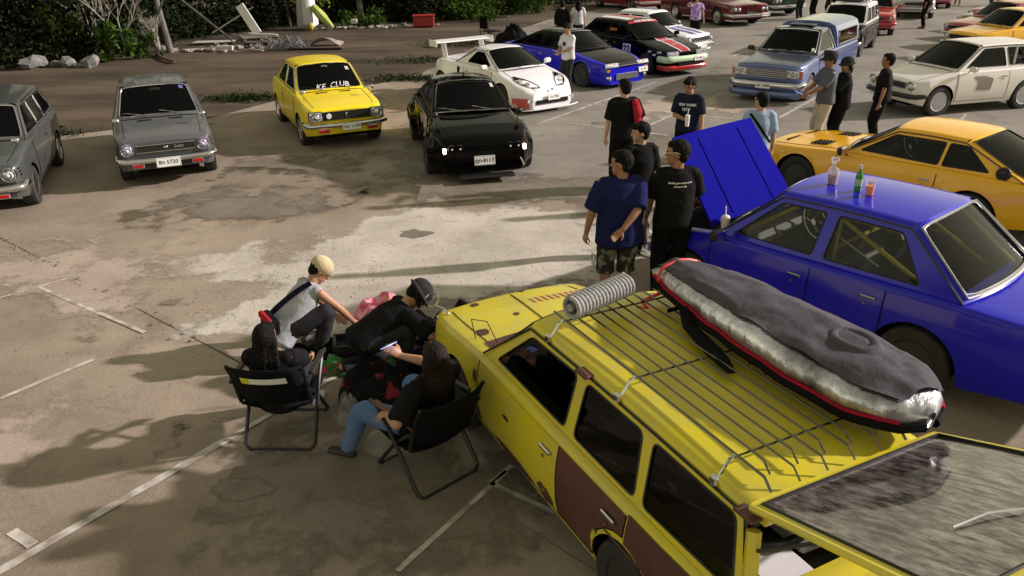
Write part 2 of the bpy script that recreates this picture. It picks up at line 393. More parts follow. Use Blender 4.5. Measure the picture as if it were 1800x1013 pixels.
        m = MB(); m.grid(rf, us, range(len(prof))); s.roof_fn = rf; s.rz = rz
        s.roof = m.build('roof', s.roofpaint, root, smooth=60)
        # windscreen and backlight frames
        def screen(xb, xt, sign, wm, pane_mat, hole=True, nm='windscreen', rimr=.008):
            z0 = zb(xb)
            def F(u, v, off=0):
                b = Vector((xb + sign * s.bow * (1 - u * u), u * yb, z0 + s.crown * (1 - u * u)))
                t = Vector((xt + sign * s.bow * .45 * (1 - u * u), u * yr, eav + (rz(xt) - eav) * min(1, (1 - abs(u)) * 12) + s.rcrown * (1 - u * u)))
                p = b.lerp(t, v); return p + Vector((sign * off, 0, off * .6))
            n = 12; q = MB()
            ui = 1 - wm * 1.25; v0, v1 = .07, .94
            outer = [(u, 0) for u in np.linspace(-1, 1, n)] + [(1, v) for v in np.linspace(0, 1, 7)[1:]] + [(u, 1) for u in np.linspace(1, -1, n)[1:]] + [(-1, v) for v in np.linspace(1, 0, 7)[1:-1]]
            rr = .07
            inner = []
            for u, v in outer:
                a = max(-ui, min(ui, u * ui)); b = v0 + (v1 - v0) * v
                cu = max(0, abs(a) - (ui - rr)) / rr; cv = max(0, abs(b - (v0 + v1) / 2) - ((v1 - v0) / 2 - rr)) / rr
                if cu > 0 and cv > 0:
                    k = max(cu, cv) / math.hypot(cu, cv); a = math.copysign(ui - rr + rr * cu * k, a); b = (v0 + v1) / 2 + math.copysign((v1 - v0) / 2 - rr + rr * cv * k, b - (v0 + v1) / 2)
                inner.append((a, b))
            K = len(outer); vv = [F(*o) for o in outer] + [F(*i) for i in inner]
            q.add(vv, [(i, (i + 1) % K, K + (i + 1) % K, K + i) for i in range(K)])
            q.build(nm + '_frame', s.roofpaint, root, smooth=60)
            g = MB(); g.grid(lambda u, v: F(u, v, -.004), np.linspace(-ui - .01, ui + .01, 13), np.linspace(v0 - .015, v1 + .01, 7)); g.build(nm, pane_mat, root, smooth=180)
            if s.trim: t = MB(); t.tube([F(a, b, .003) for a, b in inner], rimr, 5, closed=True); t.build(nm + '_trim', M[s.trim], root)
            return F
        G = M[s.glass]
        s.WS = screen(s.wb, s.wt, 1, s.wm, M[s.frontglass] if s.frontglass else G)
        if s.rb is not None and s.rb < s.rt - .02 and not getattr(s, 'norear', False): s.BL = screen(s.rb, s.rt, -1, s.wm + .02, G, nm='rear_window')
        # sides
        xe = s.rb
        def smap(x, z, off, sd): return Vector((x, sd * (Y(x, z) + off), z))
        outl = [(s.wb, zb(s.wb))] + [(x, eav if i == 0 else eav + (rz(x) - zr)) for i, x in enumerate(np.linspace(s.wt, s.rt, 7))] + [(xe, zb(xe))] + [(x, zb(x)) for x in np.linspace(xe, s.wb, 8)[1:-1]]
        wins = s.wins or []
        loops = [roundpoly([(a, b if b > .5 else 0) for a, b in w], s.winr) for w in wins]
        for sd in (1, -1):
            P3 = [[Vector((a, b, 0)) for a, b in outl]] + [[Vector((a, b, 0)) for a, b in l][::-1] for l in loops]
            tris = tessellate_polygon(P3); flat = [p for l in P3 for p in l]
            m = MB(); m.add([smap(p.x, p.y, 0, sd) for p in flat], [t for t in tris]); m.build('side_frame', s.roofpaint, root, smooth=20)
            for l in loops:
                g = MB(); g.add([smap(a, b, -.004, sd) for a, b in l], [tuple(range(len(l)))]); w = g.build('side_window', G, root, smooth=0)
                if s.trim: t = MB(); t.tube([smap(a, b, .002, sd) for a, b in l], .007, 5, closed=True); t.build('window_trim', M[s.trim], w)
            if s.trim:
                t = MB(); t.tube([smap(s.wb + .02, zb(s.wb), .012, sd), smap(s.wt, eav, .012, sd)] + [smap(x, eav + rz(x) - zr, .012, sd) for x in np.linspace(s.wt, s.rt, 7)[1:]] + [smap(xe, zb(xe), .012, sd)], .008, 5); t.build('drip_rail', M[s.trim] if s.trim == 'chrome' else M['black'], root)
    def wheels(s):
        kinds = [(0, 1), (0, -1), (-s.WB, 1), (-s.WB, -1)]
        for a, sd in kinds:
            tw = s.track or s.ys(a, s.archz + s.arch) - .005
            wheel(s.root, (a, sd * (tw - s.tyrew / 2), s.R), sd, s.R, s.tyrew, M[s.rim] if isinstance(s.rim, str) else s.rim, s.spokes)
    # ---- fittings
    def nx(s, z, y=0): return s.xf + lin(s.nose, z)
    def bumper(s, x, z, w, h=.10, d=.05, wrap=.35, mat='chrome', rear=False, bow=.06, name='front_bumper', tilt=0):
        sg = -1 if rear else 1; pts = []
        for t in np.linspace(-1, 1, 17):
            pts.append(Vector((x + sg * bow * (1 - t * t) - (sg * .03 if abs(t) > .99 else 0), t * w, z)))
        pts = [Vector((x - sg * wrap, -w - .02, z)), Vector((x - sg * .06, -w - .015, z))] + pts[1:-1] + [Vector((x - sg * .06, w + .015, z)), Vector((x - sg * wrap, w + .02, z))]
        m = MB(); K = len(pts); prof = [(-.5, -.5), (.1, -.42), (.45, -.18), (.45, .18), (.1, .42), (-.5, .5)]; v = []; f = []
        for i, p in enumerate(pts):
            t = (pts[min(i + 1, K - 1)] - pts[max(i - 1, 0)]).normalized(); nn = Vector((t.y, -t.x, 0)) * (1 if not rear else -1)
            for a, b in prof: v.append(p + nn * a * d + Vector((0, 0, b * h)))
        q = len(prof)
        for i in range(K - 1):
            for j in range(q): f.append((i * q + j, (i + 1) * q + j, (i + 1) * q + (j + 1) % q, i * q + (j + 1) % q))
        f += [tuple(range(q)), tuple((K - 1) * q + j for j in range(q))[::-1]]
        m.add(v, f); return m.build(name, M[mat] if isinstance(mat, str) else mat, s.root, smooth=50)
    def plate(s, x, z, text, y=0, w=.34, h=.13, tilt=8, txt=.085, rear=False):
        Rm = Matrix.Rotation(R(-tilt), 3, 'Y'); m = MB(); m.box((x, y, z), (.012, w, h), Rm, bev=.004); p = m.build('number_plate', M['plate'], s.root)
        c = Vector((x, y, z)); lettering(text, txt, M['ink'], p, lambda a, b: c + Rm @ Vector((.0075, a, b)), bold=.0015)
        g = MB(); g.tube([c + Rm @ Vector((.007, a, b)) for a, b in ((-w / 2 + .008, -h / 2 + .008), (w / 2 - .008, -h / 2 + .008), (w / 2 - .008, h / 2 - .008), (-w / 2 + .008, h / 2 - .008))], .002, 4, closed=True); g.build('plate_border', M['ink'], p)
    def round_lamp(s, x, y, z, r=.085, name='headlight', ring='chrome', lens='lamp'):
        m = MB(); m.lathe([(r * 1.22, -.04), (r * 1.22, 0), (r * 1.15, .02), (r * 1.02, .012), (r, -.01)], (x, y, z), (1, 0, 0), 24); h = m.build(name, M[ring], s.root)
        m = MB(); m.lathe([(r, -.005), (r * .8, .018), (r * .45, .03), (.001, .034)], (x, y, z), (1, 0, 0), 20); m.build('lens', M[lens], h, smooth=180)
        m = MB(); m.lathe([(r * .3, .036), (.001, .045)], (x, y, z), (1, 0, 0), 10); m.build('bulb', M['white'], h)
    def box_lamp(s, x, y, z, w, h, name='headlight', lens='lamp', tilt=0, yaw=0, rim='chrome', depth=.05):
        Rm = Matrix.Rotation(R(yaw), 3, 'Z') @ Matrix.Rotation(R(-tilt), 3, 'Y')
        m = MB(); m.box((x, y, z), (depth, w + .025, h + .025), Rm, bev=.01); o = m.build(name, M[rim], s.root)
        m = MB(); m.box(Vector((x, y, z)) + Rm @ Vector((depth / 2, 0, 0)), (.02, w, h), Rm, bev=.008); m.build('lens', M[lens], o); return o
    def wipers(s, mat='chrome'):
        for u0, u1 in ((-.25, -.8), (.55, .02)):
            m = MB(); b = s.WS(u0, .02, .012); e = s.WS(u1 * .98, .16, .014)
            m.tube([b, b.lerp(e, .4) + Vector((.01, 0, .012)), e], .005, 5)
            m.tube([s.WS(u0 + (u1 - u0) * .35, .06, .008), s.WS(u0 + (u1 - u0) * .8, .15, .010), s.WS(u1 * 1.08, .17, .008)], .006, 4)
            m.build('wiper', M[mat], s.root)
    def fender_mirror(s, x, u=.92, mat='chrome', h=.14):
        for sd in (1, -1):
            b = s.T(x, sd * u); m = MB(); e = b + Vector((.05, sd * .03, h))
            m.tube([b, b + Vector((.03, sd * .02, h * .6)), e], .007, 6); m.blob(e + Vector((.012, 0, .03)), (.035, .055, .045)); m.build('fender_mirror', M[mat], s.root)
    def door_mirror(s, mat, x=None, sides=(1, -1)):
        x = x if x is not None else s.wb - .32
        for sd in sides:
            b = s.S(x, s.ztop(x) - .02, 0, sd); m = MB(); m.tube([b, b + Vector((.01, sd * .07, .05))], .016, 6); m.box(b + Vector((.01, sd * .13, .08)), (.09, .17, .11), bev=.03); o = m.build('door_mirror', mat, s.root)
            g = MB(); g.box(b + Vector((-.037, sd * .13, .08)), (.006, .14, .085)); g.build('mirror_glass', M['chrome'], o, smooth=0)
    def inset(s, x, y, z, w, h, mat='black', name='grille', depth=.03, bars=0, barmat='chrome', frame=None, tilt=0, vertical=False, barr=.006):
        Rm = Matrix.Rotation(R(-tilt), 3, 'Y'); c = Vector((x, y, z))
        m = MB(); m.box(c, (depth, w, h), Rm, bev=.006); o = m.build(name, M[mat] if isinstance(mat, str) else mat, s.root)
        if bars:
            q = MB()
            for i in range(bars):
                t = (i + .5) / bars - .5
                a = c + Rm @ Vector((depth / 2 + .002, (t * w if vertical else -w / 2 + .01), (-h / 2 + .01 if vertical else t * h))); b = c + Rm @ Vector((depth / 2 + .002, (t * w if vertical else w / 2 - .01), (h / 2 - .01 if vertical else t * h)))
                q.tube([a, b], barr, 4)
            q.build('grille_bars', M[barmat], o)
        if frame:
            q = MB(); q.tube([c + Rm @ Vector((depth / 2, a * w / 2, b * h / 2)) for a, b in ((-1, -1), (1, -1), (1, 1), (-1, 1))], .009, 5, closed=True); q.build('grille_surround', M[frame], o)
        return o
    def slots(s, x, u, n=1, w=.22, d=.05):
        for sd in u:
            m = MB(); c = s.T(x, sd, .001); m.box(c, (d, w, .012), bev=.005); m.build('hood_vent', M['gap'], s.root)
    def decal_top(s, x0, x1, u0, u1, mat, name='stripe', off=.004):
        m = MB(); m.grid(lambda x, u: s.T(x, u, off), np.linspace(x0, x1, 14), np.linspace(u0, u1, 5)); return m.build(name, mat, s.root)

WHEELS = {}
def wheel(root, loc, sd, Rr, w, rimm, spokes):
    key = (round(Rr, 3), round(w, 3), rimm.name, spokes)
    if key not in WHEELS:
        r0 = Rr * .64; h = w / 2; md = []
        m = MB(); m.lathe([(r0, -h * .9), (Rr * .86, -h), (Rr * .96, -h * .9), (Rr, -h * .65), (Rr, h * .65), (Rr * .96, h * .9), (Rr * .86, h), (r0, h * .9), (r0 * .98, 0), (r0, -h * .9)], (0, 0, 0), (0, 1, 0), 32)
        md.append(('tyre', m, M['rubber']))
        m = MB(); m.lathe([(r0 * 1.02, h * .86), (r0 * 1.0, h * .96), (r0 * .93, h * .9), (r0 * .88, h * .2), (r0 * .3, -h * .1), (.001, -h * .1)], (0, 0, 0), (0, 1, 0), 32)
        md.append(('rim', m, rimm))
        m = MB(); k = spokes or 8
        for i in range(k):
            a = 2 * math.pi * i / k; d = Vector((math.cos(a), 0, math.sin(a))); q = Matrix.Rotation(-a, 3, 'Y')
            wd = .055 if spokes and spokes <= 6 else .022
            m.box(d * r0 * .5 + Vector((0, h * .42, 0)), (r0 * .88, h * .16, wd), q, bev=.006)
        m.lathe([(.055, h * .2), (.055, h * .5), (.035, h * .62), (.001, h * .62)], (0, 0, 0), (0, 1, 0), 14)
        md.append(('spokes', m, rimm))
        WHEELS[key] = [(n_, mm, mt) for n_, mm, mt in md]; cached = []
        for n_, mm, mt in md:
            o = mm.build(n_, mt, None); cached.append((n_, o.data)); bpy.data.objects.remove(o)
        WHEELS[key] = cached
    e = bpy.data.objects.new('wheel', WHEELS[key][0][1]); COL.objects.link(e); e.parent = root; e.location = loc; e.rotation_euler = (0, 0, 0 if sd > 0 else math.pi)
    for n_, me in WHEELS[key][1:]:
        o = bpy.data.objects.new(n_, me); COL.objects.link(o); o.parent = e
# ------------------------------------------------------------------ the setting
def ground_mat(name, c1, c2, c3, streak=(1, 1, 1), bump=.25, sc=.5, rough=.85):
    m = principled(name, c1, rough, spec=.3); t = m.node_tree; L = t.links; b = t.nodes['Principled BSDF']
    tc = N(m, 'ShaderNodeTexCoord'); mp = N(m, 'ShaderNodeMapping'); mp.inputs['Scale'].default_value = streak; L.new(tc.outputs['Object'], mp.inputs[0])
    def nz(s, d=8, r=.6): n = N(m, 'ShaderNodeTexNoise', Scale=s, Detail=d, Roughness=r); L.new(mp.outputs[0], n.inputs['Vector']); return n
    def ramp(n, a, b_, ca, cb): r = N(m, 'ShaderNodeValToRGB'); e = r.color_ramp.elements; e[0].position = a; e[1].position = b_; e[0].color = (*ca, 1); e[1].color = (*cb, 1); L.new(n.outputs[0], r.inputs[0]); return r
    A = ramp(nz(sc, 9, .62), .36, .64, c1, c2)
    B = nz(sc * 3.1, 8, .7); mr = N(m, 'ShaderNodeMapRange'); mr.inputs[1].default_value = .52; mr.inputs[2].default_value = .75; L.new(B.outputs[0], mr.inputs[0])
    mix = N(m, 'ShaderNodeMix'); mix.data_type = 'RGBA'; L.new(mr.outputs[0], mix.inputs[0]); L.new(A.outputs[0], mix.inputs[6]); mix.inputs[7].default_value = (*c3, 1)
    mr.inputs[4].default_value = .9
    # fine speckle
    F = nz(70, 3, .5); fr = ramp(F, .3, .7, (.80, .80, .80), (1.12, 1.12, 1.12)); mul = N(m, 'ShaderNodeMix'); mul.data_type = 'RGBA'; mul.blend_type = 'MULTIPLY'; mul.inputs[0].default_value = 1
    L.new(mix.outputs[2], mul.inputs[6]); L.new(fr.outputs[0], mul.inputs[7])
    L.new(mul.outputs[2], b.inputs['Base Color'])
    n2 = nz(28, 7, .65); n3 = nz(1.2, 6, .55); ad = N(m, 'ShaderNodeMath', operation='ADD'); sca = N(m, 'ShaderNodeMath', operation='MULTIPLY'); sca.inputs[1].default_value = 4
    L.new(n3.outputs[0], sca.inputs[0]); L.new(n2.outputs[0], ad.inputs[0]); L.new(sca.outputs[0], ad.inputs[1])
    bp = N(m, 'ShaderNodeBump', Strength=bump, Distance=.02); L.new(ad.outputs[0], bp.inputs['Height']); L.new(bp.outputs[0], b.inputs['Normal'])
    rr_ = N(m, 'ShaderNodeMapRange'); rr_.inputs[3].default_value = rough - .22; rr_.inputs[4].default_value = rough + .1; L.new(B.outputs[0], rr_.inputs[0]); L.new(rr_.outputs[0], b.inputs['Roughness'])
    return m, mul
gm_, _ = ground_mat('dirt', (.035, .027, .018), (.13, .094, .064), (.025, .022, .014), streak=(.35, 1, 1), bump=.6, sc=.45, rough=.95)
m = MB(); m.grid(lambda x, y: Vector((x, y, -.02 + (.03 * noise.noise(Vector((x * .4, y * .4, 0))) if 12 < y < 60 and -40 < x < 40 else 0) * (1 if x < -9 or y > 25 else 0) - (.0))), np.linspace(-150, 150, 240), np.linspace(-30, 200, 200))
tag(m.build('ground', gm_, None, smooth=180), 'brown bare earth beyond the concrete lot', kind='structure')
conc = [(-30, -12), (40, -12), (60, 60), (14, 66), (6.39, 45.2), (2.33, 38.9), (-.7, 30.7), (-2.1, 24.3), (-2.7, 22.6), (-3.56, 21.3), (-5.69, 19.2), (-5.94, 18.7), (-6.54, 17.4), (-9.06, 15.9), (-9.85, 15.1), (-14, 12.2), (-30, 4)]
cm_, _ = ground_mat('concrete', (.225, .18, .138), (.375, .31, .245), (.165, .134, .10), bump=.28, sc=.38, rough=.8)
def inside(P_, X, Y):
    c = np.zeros(X.shape, bool); n = len(P_); j = n - 1
    for i in range(n):
        xi, yi = P_[i]; xj, yj = P_[j]; c ^= ((yi > Y) != (yj > Y)) & (X < (xj - xi) * (Y - yi) / (yj - yi + 1e-12) + xi); j = i
    return c
def soft(name, poly, z, mat, label, soft_, step=.1):
    """a sheet whose own colour breaks up towards its edge"""
    P_ = np.array(poly); x0, y0 = P_.min(0) - soft_; x1, y1 = P_.max(0) + soft_; xs = np.arange(x0, x1 + step, step); ys = np.arange(y0, y1 + step, step); X, Y = np.meshgrid(xs, ys, indexing='ij'); D = np.full(X.shape, 1e9)
    for i in range(len(P_)):
        a = P_[i - 1]; b = P_[i]; d = b - a; t = np.clip(((X - a[0]) * d[0] + (Y - a[1]) * d[1]) / (d @ d), 0, 1); D = np.minimum(D, np.hypot(X - a[0] - t * d[0], Y - a[1] - t * d[1]))
    D = np.where(inside(P_, X, Y), D, -D); F = np.clip(.5 + D / (2 * soft_), 0, 1); nx, ny = X.shape; idx = np.arange(nx * ny).reshape(nx, ny)
    q = np.stack([idx[:-1, :-1], idx[1:, :-1], idx[1:, 1:], idx[:-1, 1:]], -1).reshape(-1, 4); keep = F.ravel()[q].max(1) > .02; q = q[keep]
    me = bpy.data.meshes.new(name); me.from_pydata(np.column_stack([X.ravel(), Y.ravel(), np.full(X.size, z)]).tolist(), [], q.tolist()); at = me.attributes.new('cover', 'FLOAT', 'POINT'); at.data.foreach_set('value', F.ravel().astype(np.float32))
    key = mat.name + '_soft'
    if key not in MATS:
        m = mat.copy(); m.name = key; t = m.node_tree; L = t.links; b = t.nodes['Principled BSDF']; o = [n for n in t.nodes if n.type == 'OUTPUT_MATERIAL'][0]
        A = N(m, 'ShaderNodeAttribute'); A.attribute_name = 'cover'; tc = N(m, 'ShaderNodeTexCoord'); nz = N(m, 'ShaderNodeTexNoise', Scale=1.6, Detail=9, Roughness=.68); L.new(tc.outputs['Object'], nz.inputs['Vector'])
        s1 = N(m, 'ShaderNodeMath', operation='MULTIPLY_ADD'); s1.inputs[1].default_value = 1.5; s1.inputs[2].default_value = -.75; L.new(nz.outputs[0], s1.inputs[0]); ad = N(m, 'ShaderNodeMath', operation='ADD'); L.new(s1.outputs[0], ad.inputs[0]); L.new(A.outputs['Fac'], ad.inputs[1])
        mr = N(m, 'ShaderNodeMapRange'); mr.interpolation_type = 'SMOOTHSTEP'; mr.inputs[1].default_value = .40; mr.inputs[2].default_value = .66; L.new(ad.outputs[0], mr.inputs[0]); ed = N(m, 'ShaderNodeMapRange'); ed.inputs[1].default_value = .03; ed.inputs[2].default_value = .2; L.new(A.outputs['Fac'], ed.inputs[0])
        mu = N(m, 'ShaderNodeMath', operation='MULTIPLY'); L.new(mr.outputs[0], mu.inputs[0]); L.new(ed.outputs[0], mu.inputs[1]); L.new(mu.outputs[0], b.inputs['Alpha']); MATS[key] = m
    me.materials.append(MATS[key]); o = bpy.data.objects.new(name, me); COL.objects.link(o); return tag(o, label, kind='structure')
def sheet(name, poly, z, mat, label, kind='structure', jag=0, step=.25, thick=.0):
    pts = []
    k = len(poly)
    for i in range(k):
        a = Vector((*poly[i], 0)); b = Vector((*poly[(i + 1) % k], 0)); n = max(1, int((b - a).length / step)) if jag else 1
        for j in range(n):
            p = a.lerp(b, j / n)
            if jag: p += Vector((noise.noise(p * 1.7), noise.noise(p * 1.7 + Vector((9, 3, 1))), 0)) * jag + Vector((noise.noise(p * 8), noise.noise(p * 8 + Vector((5, 2, 7))), 0)) * jag * .3
            pts.append((p.x, p.y))
    tr = tessellate_polygon([[Vector((x, y, 0)) for x, y in pts]]); n = len(pts)
    m = MB(); m.add([(x, y, z) for x, y in pts], [t for t in tr])
    for i, q in enumerate(m.f):
        a, b, c_ = [m.v[j] for j in q]
        if (b - a).cross(c_ - a).z < 0: m.f[i] = q[::-1]
    m.add([(x, y, z) for x, y in pts] + [(x, y, z - .03) for x, y in pts], [(i, (i + 1) % n, n + (i + 1) % n, n + i) for i in range(n)])
    o = m.build(name, mat, None, smooth=0); return tag(o, label, kind=kind)
sheet('concrete_lot', conc, .012, cm_, 'stained concrete parking lot')
pm_, _ = ground_mat('pale_concrete', (.44, .40, .35), (.58, .535, .475), (.33, .285, .24), bump=.35, sc=.9, rough=.85)
soft('pale_patch', [(-4.1, 8.56), (-3.9, 9.05), (-3.5, 9.4), (-3.1, 9.45), (-2.75, 9.1), (-2.5, 9.64), (-2.2, 10.3), (-1.47, 10.9), (-.15, 11.0), (1.0, 10.7), (1.5, 9.8), (1.1, 8.2), (.6, 7.7), (-.59, 7.33), (-1.9, 6.95), (-3.1, 7.0), (-3.3, 7.17), (-3.1, 7.6), (-2.86, 8.25), (-3.4, 8.4)], .016, pm_, 'pale patch of newer concrete in the middle of the lot', .8)
gy_, _ = ground_mat('grey_lamp_light_concrete', (.19, .172, .15), (.29, .268, .235), (.15, .136, .115), bump=.25, sc=.5, rough=.8)  # greyer lamp light on this half is put into the concrete colour
soft('grey_lamp_light', [(-2.2, 23.5), (-1.8, 19.6), (-2.2, 15.2), (-1.8, 12.2), (0.6, 11.2), (1.8, 9.8), (3.2, 8.4), (9, 6), (40, 6), (60, 60), (15, 64), (6.6, 45), (2.6, 38.8), (-.5, 30.6)], .0155, gy_, 'greyer lamp light painted onto half of the concrete lot, under the right-hand cars', 1.6, .4)
# oil stains, with darker and pinker patches of concrete
dk_, _ = ground_mat('oil_stained_concrete', (.165, .14, .112), (.25, .212, .172), (.14, .118, .095), bump=.25, sc=.9, rough=.6)
pk_, _ = ground_mat('pinkish_concrete', (.36, .29, .24), (.44, .37, .31), (.28, .22, .18), bump=.25, sc=.7, rough=.9)
for pl, mt, sf in (([(-2.6, 11.4), (1.6, 11.0), (2.2, 11.9), (-.5, 12.6), (-2.8, 12.4)], dk_, .9), ([(-5.5, 10.6), (-3.2, 10.4), (-2.6, 11.6), (-4.6, 12.1)], dk_, 1.2), ([(-2.6, 4.4), (-.6, 3.7), (.3, 4.6), (-.8, 5.6), (-2.2, 5.3)], dk_, 1.3), ([(2.2, 13.0), (4.4, 12.6), (4.8, 14.6), (2.6, 15.0)], dk_, 1.2),
                   ([(5.4, 21.5), (8.0, 20.5), (8.6, 22.8), (6.0, 23.6)], dk_, 1.4), ([(-6.6, 8.8), (-4.4, 7.2), (-4.0, 8.6), (-5.8, 9.8)], pk_, 1.2), ([(-6.4, 4.6), (-3.6, 4.2), (-3.4, 5.4), (-6.0, 6.2)], pk_, 1.4), ([(-.8, 5.9), (1.2, 7.2), (.8, 8.2), (-1.4, 7.4)], dk_, .9), ([(2.6, 16.6), (5.2, 17.4), (4.6, 19.0), (2.2, 18.2)], pk_, 1.4), ([(-5.0, 13.0), (-3.0, 12.6), (-2.4, 13.6), (-4.6, 14.0)], dk_, 1.0)):
    soft('ground_stain', pl, .0175, mt, None, sf)
for i in range(26):
    x = rnd.uniform(-6.5, 6); y = rnd.uniform(4.2, 20); r_ = rnd.uniform(.06, .22)
    soft('oil_spot', [(x + r_ * math.cos(a) * rnd.uniform(.6, 1.5), y + r_ * math.sin(a) * rnd.uniform(.5, 1)) for a in np.linspace(0, 5.6, 8)], .019 + i * .00005, dk_, None, .12, .04)
# painted lines
lm = noisy('worn_line_paint', (.56, .53, .49), (.27, .23, .19), 7, .7, lo=.38, hi=.66)
LN = [[-5.68, 7.98, -5.19, 8.51, .05], [-5.39, 8.26, -3.7, 7.09, .06], [-4.44, 5.87, -3.95, 6.55, .06], [-3.25, 3.82, -2.23, 5.26, .09], [-3.6, 3.3, -3.25, 3.82, .09], [-3.38, 4.19, -3.16, 4.05, .09], [-2.23, 5.26, -1.5, 6.3, .06], [-.18, 4.62, -.02, 4.82, .05], [-.18, 4.62, .27, 4.29, .05], [-.06, 4.75, -.74, 3.77, .05],
      [-3.94, 14.96, -3.29, 14.44, .04], [-3.29, 14.44, -2.8, 15.07, .04], [-6.23, 17.44, -5.61, 18.79, .06], [-2.97, 18.28, -2.35, 19.11, .06], [-3.32, 19.92, -2.63, 18.92, .05], [.57, 16.26, 3.86, 21.02, .08], [1.88, 18.23, 4.86, 16.33, .07], [3.11, 19.94, 6.59, 17.73, .06], [1.23, 16.27, 3.05, 15.1, .07], [2.88, 16.05, 3.53, 16.99, .07], [4.72, 18.74, 5.2, 19.42, .07], [5.64, 16.49, 7.3, 18.81, .08], [6.88, 25.29, 8.14, 26.98, .09],
      [6.9, 28.6, 9.6, 27.0, .08], [8.2, 14.6, 9.6, 16.6, .08], [-9.0, 15.3, -6.6, 16.9, .05], [12.2, 22.2, 13.8, 24.6, .09]]
for x0, y0, x1, y1, w in LN:
    a = Vector((x0, y0, 0)); b = Vector((x1, y1, 0)); d = (b - a).normalized(); q = Vector((-d.y, d.x, 0)) * w * .42; n = max(2, int((b - a).length / .08)); m = MB()
    m.grid(lambda t, s_: a.lerp(b, t) + q * s_ * (1 + .25 * noise.noise(a.lerp(b, t) * 5 + Vector((s_, 0, 0)))) + Vector((0, 0, .021)), [i / n for i in range(n + 1)], (-1, 1)); m.f = [f[::-1] for f in m.f]
    tag(m.build('painted_line', lm, None, smooth=0), None, kind='structure')
jm = principled('joint_dirt', (.07, .055, .042), .95)
for pts in ([(-7.4, 10.4), (-6.82, 9.94), (-5.2, 8.63), (-3.13, 6.95), (-2.1, 6.1)], [(-3.13, 6.95), (-.2, 4.4), (1.5, 2.8)], [(-1.5, 12.3), (2.0, 9.4)], [(-2.2, 22.4), (-.9, 14.6), (-.7, 11.6)]):
    m = MB(); m.tube([(x + .02 * rnd.uniform(-1, 1), y, .014) for x, y in pts], .007 if pts[0][0] < -7 else .003, 4, flat=.3, side=(0, 0, 1) if False else None); tag(m.build('slab_joint', jm, None), None, kind='structure')
# grit along joint and in the dark puddle-like crack
m = MB()
for i in range(60):
    t = rnd.random(); x = -6.9 + 4.0 * t + rnd.gauss(0, .03); y = 9.98 - 3.25 * t + rnd.gauss(0, .05); m.blob((x, y, .018), (rnd.uniform(.006, .02),) * 3, None, 4, 3)
for i in range(700):
    x = rnd.gauss(-2.2, 1.3); y = rnd.gauss(7.9, 1.0); m.blob((x, y, .016), (rnd.uniform(.003, .009),) * 3, None, 4, 3)
tag(m.build('grit', noisy('grit_stone', (.07, .06, .05), (.25, .22, .19), 3, .9), None), 'loose grit scattered over slab joint and pale concrete', kind='stuff')
# ------------------------------------------------------------------ vegetation
def leafmat(name, a, b): m = noisy(name, a, b, .6, .8, lo=.3, hi=.7); m.node_tree.nodes['Principled BSDF'].inputs['Specular IOR Level'].default_value = .08; return m
LF = [leafmat('leaf_dark', (.0035, .007, .003), (.009, .017, .005)), leafmat('leaf_mid', (.010, .022, .005), (.02, .038, .008)), leafmat('leaf_light', (.028, .058, .008), (.06, .10, .015)), leafmat('leaf_yellow', (.17, .17, .02), (.09, .12, .02)), leafmat('leaf_dead', (.05, .035, .02), (.025, .02, .012))]
bark = noisy('bark', (.03, .027, .023), (.085, .078, .066), 4, .9, .5, 20, stretch=(3, 3, .6)); palebark = noisy('pale_bark', (.08, .077, .068), (.18, .17, .15), 4, .9, .4, 20, stretch=(3, 3, .6))
def leaves(name, mat, pts, size, parent=None, seed=1, aspect=2.2):
    """many leaf faces at the given points"""
    g = np.random.default_rng(seed); P_ = np.array(pts, float); n = len(P_); d = g.normal(size=(n, 3)); d /= np.linalg.norm(d, axis=1)[:, None]; e = g.normal(size=(n, 3)); e -= (e * d).sum(1)[:, None] * d; e /= np.linalg.norm(e, axis=1)[:, None]
    s = size * g.uniform(.5, 1.4, size=(n, 1)); L_ = d * s; W_ = e * s / aspect
    v = np.stack([P_ - L_, P_ + W_, P_ + L_, P_ - W_], 1).reshape(-1, 3); me = bpy.data.meshes.new(name); me.vertices.add(4 * n); me.vertices.foreach_set('co', v.ravel()); me.loops.add(4 * n); me.loops.foreach_set('vertex_index', np.arange(4 * n)); me.polygons.add(n); me.polygons.foreach_set('loop_start', np.arange(n) * 4); me.update(); me.validate()
    me.materials.append(mat); o = bpy.data.objects.new(name, me); COL.objects.link(o); o.parent = parent; return o
def clump_pts(g, c, r, n):
    k = max(3, n // 90); cc = g.normal(size=(k, 3)) * np.array(r) * .55 + np.array(c); i = g.integers(0, k, n); p = cc[i] + g.normal(size=(n, 3)) * np.array(r) * .22; p[:, 2] = np.maximum(p[:, 2], .03); return p
def edge(t):
    V_ = [(-22, 23), (-17, 24.2), (-15.2, 25.6), (-13.5, 27.2), (-12.6, 31.5), (-11.2, 34.6), (-9.1, 37.2), (-6.4, 38.6), (-3.67, 37.2), (-.85, 40), (2.6, 44.4), (6.82, 50), (14, 58), (24, 66)]
    f = t * (len(V_) - 1); i = min(int(f), len(V_) - 2); a, b = V_[i], V_[i + 1]; u = f - i; return (a[0] + (b[0] - a[0]) * u, a[1] + (b[1] - a[1]) * u)
g = np.random.default_rng(5)
